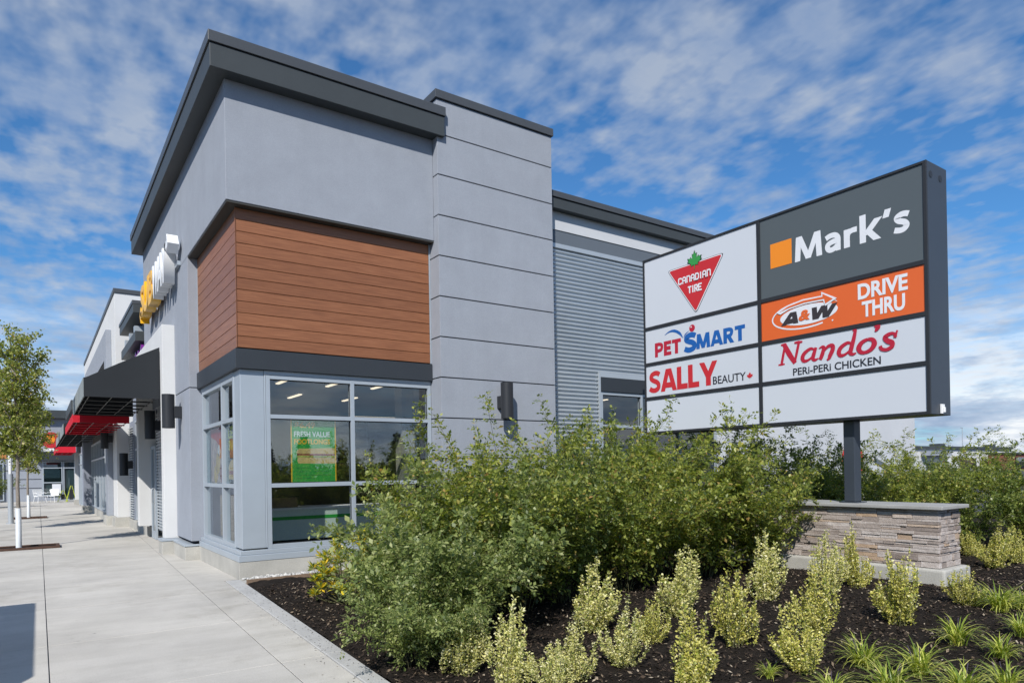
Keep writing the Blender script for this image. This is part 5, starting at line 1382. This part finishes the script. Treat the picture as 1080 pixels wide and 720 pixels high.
# street trees
def tree_proto(seed, h=5.0, r=.75, zc=2.1, n=9000, leaf=.075):
    rs = np.random.RandomState(seed); paths = []; C = []; D = []
    trunk = np.array([(rs.normal(0, .015)*(i > 0), rs.normal(0, .015)*(i > 0), h*.93*i/10) for i in range(11)])
    for i in range(34):
        z0 = zc-.2+(h-zc-.35)*(i/34)**1.1; az = i*2.4+rs.uniform(-.4, .4)
        reach = r*(.55+.5*math.sin(math.pi*min(1, (z0-zc+.35)/(h-zc))))*rs.uniform(.75, 1.15)
        p0 = np.array([0, 0, z0]); e = np.array([reach*math.cos(az), reach*math.sin(az), z0+reach*rs.uniform(.9, 1.5)]); e[2] = min(e[2], h*1.02)
        mid = (p0+e)/2+np.array([math.cos(az), math.sin(az), -.1])*reach*.18; T_ = np.linspace(0, 1, 7)[:, None]; p = (1-T_)**2*p0+2*T_*(1-T_)*mid+T_**2*e
        paths.append((p, .018, .004))
        for k in range(7):
            t = rs.uniform(.25, 1); j = min(int(t*6), 5); q = p[j]; tw = q+rs.normal(0, 1, 3)*np.array([.22, .22, .18])+np.array([0, 0, .05])
            paths.append((np.array([q, (q+tw)/2+rs.normal(0, .02, 3), tw]), .005, .002))
            for m in range(n//(34*7)):
                u = rs.uniform(.1, 1.05); c = q*(1-u)+tw*u+rs.normal(0, .055, 3); C.append(c); d = rs.normal(0, 1, 3); d[2] -= .5; D.append(d)
    C = np.array(C); D = np.array(D); L = leaf*rs.uniform(.6, 1.2, len(C))
    return leaf_quads(C, D, L, L*.85, fold=.12), paths, trunk
def street_tree(loc, V, paths, trunk, label, rz=0, sc=1.0):
    t = thing('street_tree', loc, label, 'tree', 'young street trees along the walk'); t.rotation_euler = (0, 0, rz); t.scale = (sc, sc, sc)
    link('crown', leaf_mesh('crown', V, M['maple']), t)
    link('trunk', tubes_mesh('trunk', [(trunk, .048, .012)], M['bark'], 10), t)
    link('limbs', tubes_mesh('limbs', paths, M['bark'], 5), t)
    mb = MB(); mb.cyl((0, 0, 0.02), (0, 0, 0.92), .058, .055, 14); me = bpy.data.meshes.new('trunk_guard'); me.from_pydata(mb.v, [], mb.f); me.materials.append(M['guard']); me.update(); link('trunk_guard', me, t)
    return t
A1 = tree_proto(61, 5.0, .54, 2.2, 8500, .065); A2 = tree_proto(62, 5.0, .75, 2.0)
t1 = street_tree((-.385, 18.95, 0), *A1, 'young maple nearest on the walk with a white trunk guard', .3)
t2 = street_tree((-.34, 32.9, 0), *A2, 'second young maple standing directly behind the nearest one')
t3 = copy_thing(t2, (-1.36, 25.5, 0), 1.9, (.95, .95, .95), 'young maple whose crown enters from the left edge')
for x, y, w, d, lb in ((-.42, 18.95, .80, .36, 'brown timber tree-pit edging around the nearest young maple'), (-.34, 32.9, .6, .4, 'brown timber tree-pit edging around the second young maple')):
    t = thing('tree_pit', (x, y, 0), lb, 'tree pit')
    mb = MB(); xa, xb, ya, yb = x-w, x+w, y-d, y+d; e = .07
    mb.box(xa, xb, ya, ya+e, .001, .055); mb.box(xa, xb, yb-e, yb, .001, .055); mb.box(xa, xa+e, ya+e, yb-e, .001, .054); mb.box(xb-e, xb, ya+e, yb-e, .001, .054)
    mb.build('edging', M['brown_timber'], t, .004)
    mb = MB(); mb.box(xa+e, xb-e, ya+e, yb-e, .001, .03); mb.build('mulch', M['soil'], t)
V, pt = pv[1]
plant_thing('street_shrub', V, pt, M['rose_dark'], M['twig'], 'dark green shrub at the far left edge of the walk', 'shrub', None, (-2.35, 46, 0), 0, (1.0, 1.0, .95))

# ------------------------------------------------------------------ far right: store roofs and poles
def far_block(name, x0, x1, y, d, z, roof, wall, label, cat='store'):
    t = thing(name, ((x0+x1)/2, y, -.14), label, cat)
    mb = MB(); mb.box(x0, x1, y, y+d, -.14, z-roof); mb.build('wall', wall, t)
    mb = MB(); mb.box(x0-.3, x1+.3, y-.4, y+d+.3, z-roof, z); mb.build('roof_edge', M['charcoal'], t)
    return t
b = far_block('distant_store', 132, 176, 60, 40, 4.7, .5, M['white_stucco'], 'long low white store with a dark roofline beyond the hedge')
for a, c in ((136, 142), (150, 158), (164, 172)):
    fr = window_s(a, c, [(a+c)/2], 0.2, 2.4, [], 59.85, b, M['glass_dark'])
mb = MB(); mb.box(134, 143.5, 58.5, 59.6, 2.9, 3.75); mb.build('grey_canopy', M['stucco'], b)
for k, (x, w) in enumerate(((133.5, 1.6), (147, 2.2), (172.5, 1.2))):
    mb = MB(); mb.box(x, x+w, 62, 64, 4.7, 5.35); mb.build('rooftop_unit', M['charcoal'], b)
b = far_block('brown_store', 160, 182, 55.5, 3, 3.4, .3, M['brick'], 'brown-red low building at the right edge beyond the hedge')
mb = MB(); mb.box(165, 172, 55.3, 55.45, .2, 2.4); mb.build('window', M['glass_dark'], b)
mb = MB(); mb.box(171.6, 173.4, 54.6, 55.0, 1.7, 2.9); mb.build('yellow_panel', M['yellow'], b)
for x, y, h, lb in ((190, 75, 10.2, 'tall thin pole above the white store roofline'), (199.5, 75, 7.6, 'shorter thin pole above the white store roofline')):
    t = thing('light_pole', (x, y, -.14), lb, 'light pole', 'poles above the far roofline')
    mb = MB(); mb.cyl((x, y, -.14), (x, y, h), .13, .07, 8); mb.build('shaft', M['pole'], t)
    mb = MB(); mb.box(x-1.0, x+.1, y-.12, y+.12, h-.1, h+.02); mb.build('lamp_head', M['pole'], t)

# ------------------------------------------------------------------ behind the camera: seen only as reflections and by the shade they throw
def conifer(seed, h):
    rs = np.random.RandomState(seed); C = []; D = []; paths = [(np.array([(0, 0, h*i/6) for i in range(7)]), .10, .02)]
    for k in range(20):
        z = .4+(h-.5)*k/20; rad = (1-k/20)**.8*h*.24+.12
        for j in range(11):
            az = rs.uniform(0, 6.28); rr = rad*rs.uniform(.7, 1.1); e = np.array([rr*math.cos(az), rr*math.sin(az), z-rr*.25]); paths.append((np.array([(0, 0, z), e*.5+np.array([0, 0, z*.5+.05]), e]), .02, .006))
            for m in range(9):
                u = rs.uniform(.2, 1); C.append(np.array([0, 0, z])*(1-u)+e*u+rs.normal(0, .05, 3)); D.append(e-np.array([0, 0, z])+rs.normal(0, .3, 3))
    C = np.array(C); D = np.array(D); L = rs.uniform(.25, .5, len(C))
    return leaf_quads(C, D, L, L*.35), paths
cv = conifer(71, 5.0); src = None
for i, (x, y, s, lb) in enumerate(((13.2, -27, .82, 'dark conifer reflected at the left of the corner window'), (16.4, -29, .95, 'dark conifer reflected right of the green poster'), (18.6, -27, .72, 'short dark conifer reflected beside the mullion'), (23.6, -28, 1.0, 'tallest dark conifer reflected in the right window pane'), (26.8, -30, .8, 'dark conifer reflected near the right window jamb'), (31, -29, .9, 'dark conifer far behind the camera on the right'))):
    if src is None: src = plant_thing('conifer', cv[0], cv[1], M['conifer'], M['bark'], lb, 'conifer', 'conifers behind the camera', (x, y, -.14), i, (s, s, s), 'crown', 'trunk')
    else: copy_thing(src, (x, y, -.14), i*1.3, (s, s, s), lb)
rs = np.random.RandomState(77)
C = np.stack([rs.uniform(4, 48, 16000), rs.normal(-31, .9, 16000), rs.uniform(-.1, 2.3, 16000)*rs.uniform(.55, 1, 16000)], 1)
Lh = rs.uniform(.15, .4, len(C)); o = link('far_hedge', leaf_mesh('far_hedge', leaf_quads(C, rs.normal(0, 1, C.shape), Lh, Lh*.6), M['conifer']))
tag(o, None, None, kind='stuff')
# parked delivery van whose shade falls across the near walk
van = thing('delivery_van', (-2.75, 6.4, -.14), 'white boxy delivery van parked at the kerb left of the view', 'van')
vx0, vx1 = -3.70, -1.80; vy0, vy1 = 3.4, 8.92
mb = MB(); mb.prism([(vy0, .28), (vy1, .28), (vy1, 2.07), (vy1-.06, 2.11), (vy0+1.55, 2.11), (vy0+.75, 1.05), (vy0, .92)], 'x', vx0, vx1); mb.build('body', M['white'], van, .05, seg=3)
for x in (vx0+.02, vx1-.22):
    for y in (vy0+.85, vy1-.95):
        mb = MB(); mb.cyl((x, y, .22), (x+.2, y, .22), .35, n=24); w = mb.build('wheel', M['rubber'], van)
        mb = MB(); xx = x-.012 if x < -3 else x+.20; mb.cyl((xx, y, .22), (xx+.012, y, .22), .2, n=18); mb.build('rim', M['pole'], w)
for x in (vx0-.004, vx1-.002):
    mb = MB(); mb.prism([(vy0+1.0, 1.14), (vy0+1.55, 1.70), (vy0+2.3, 1.70), (vy0+2.3, 1.14)], 'x', x, x+.006); mb.build('side_window', M['black_alu'], van)
mb = MB(); mb.add([(vx0+.12, vy0+.80, 1.12), (vx1-.12, vy0+.80, 1.12), (vx1-.18, vy0+1.47, 1.79), (vx0+.18, vy0+1.47, 1.79), (vx0+.12, vy0+.78, 1.14), (vx1-.12, vy0+.78, 1.14), (vx1-.18, vy0+1.45, 1.81), (vx0+.18, vy0+1.45, 1.81)], [(4, 5, 6, 7), (0, 4, 7, 3), (1, 2, 6, 5), (0, 1, 5, 4), (3, 7, 6, 2)])
mb.build('windscreen', M['black_alu'], van)
for x in (vx0+.1, vx1-.4):
    mb = MB(); mb.box(x, x+.3, vy0-.03, vy0+.02, .62, .80); mb.build('headlight', M['glass_dark'], van)
    mb = MB(); mb.box(x+.08, x+.22, vy1-.02, vy1+.02, .8, 1.1); mb.build('tail_light', M['vinyl_red'], van)
mb = MB(); mb.box(vx0-.02, vx1+.02, vy0-.08, vy0+.06, .22, .5); mb.box(vx0-.01, vx1+.01, vy1-.05, vy1+.08, .22, .45); mb.build('bumper', M['rubber'], van, .02)
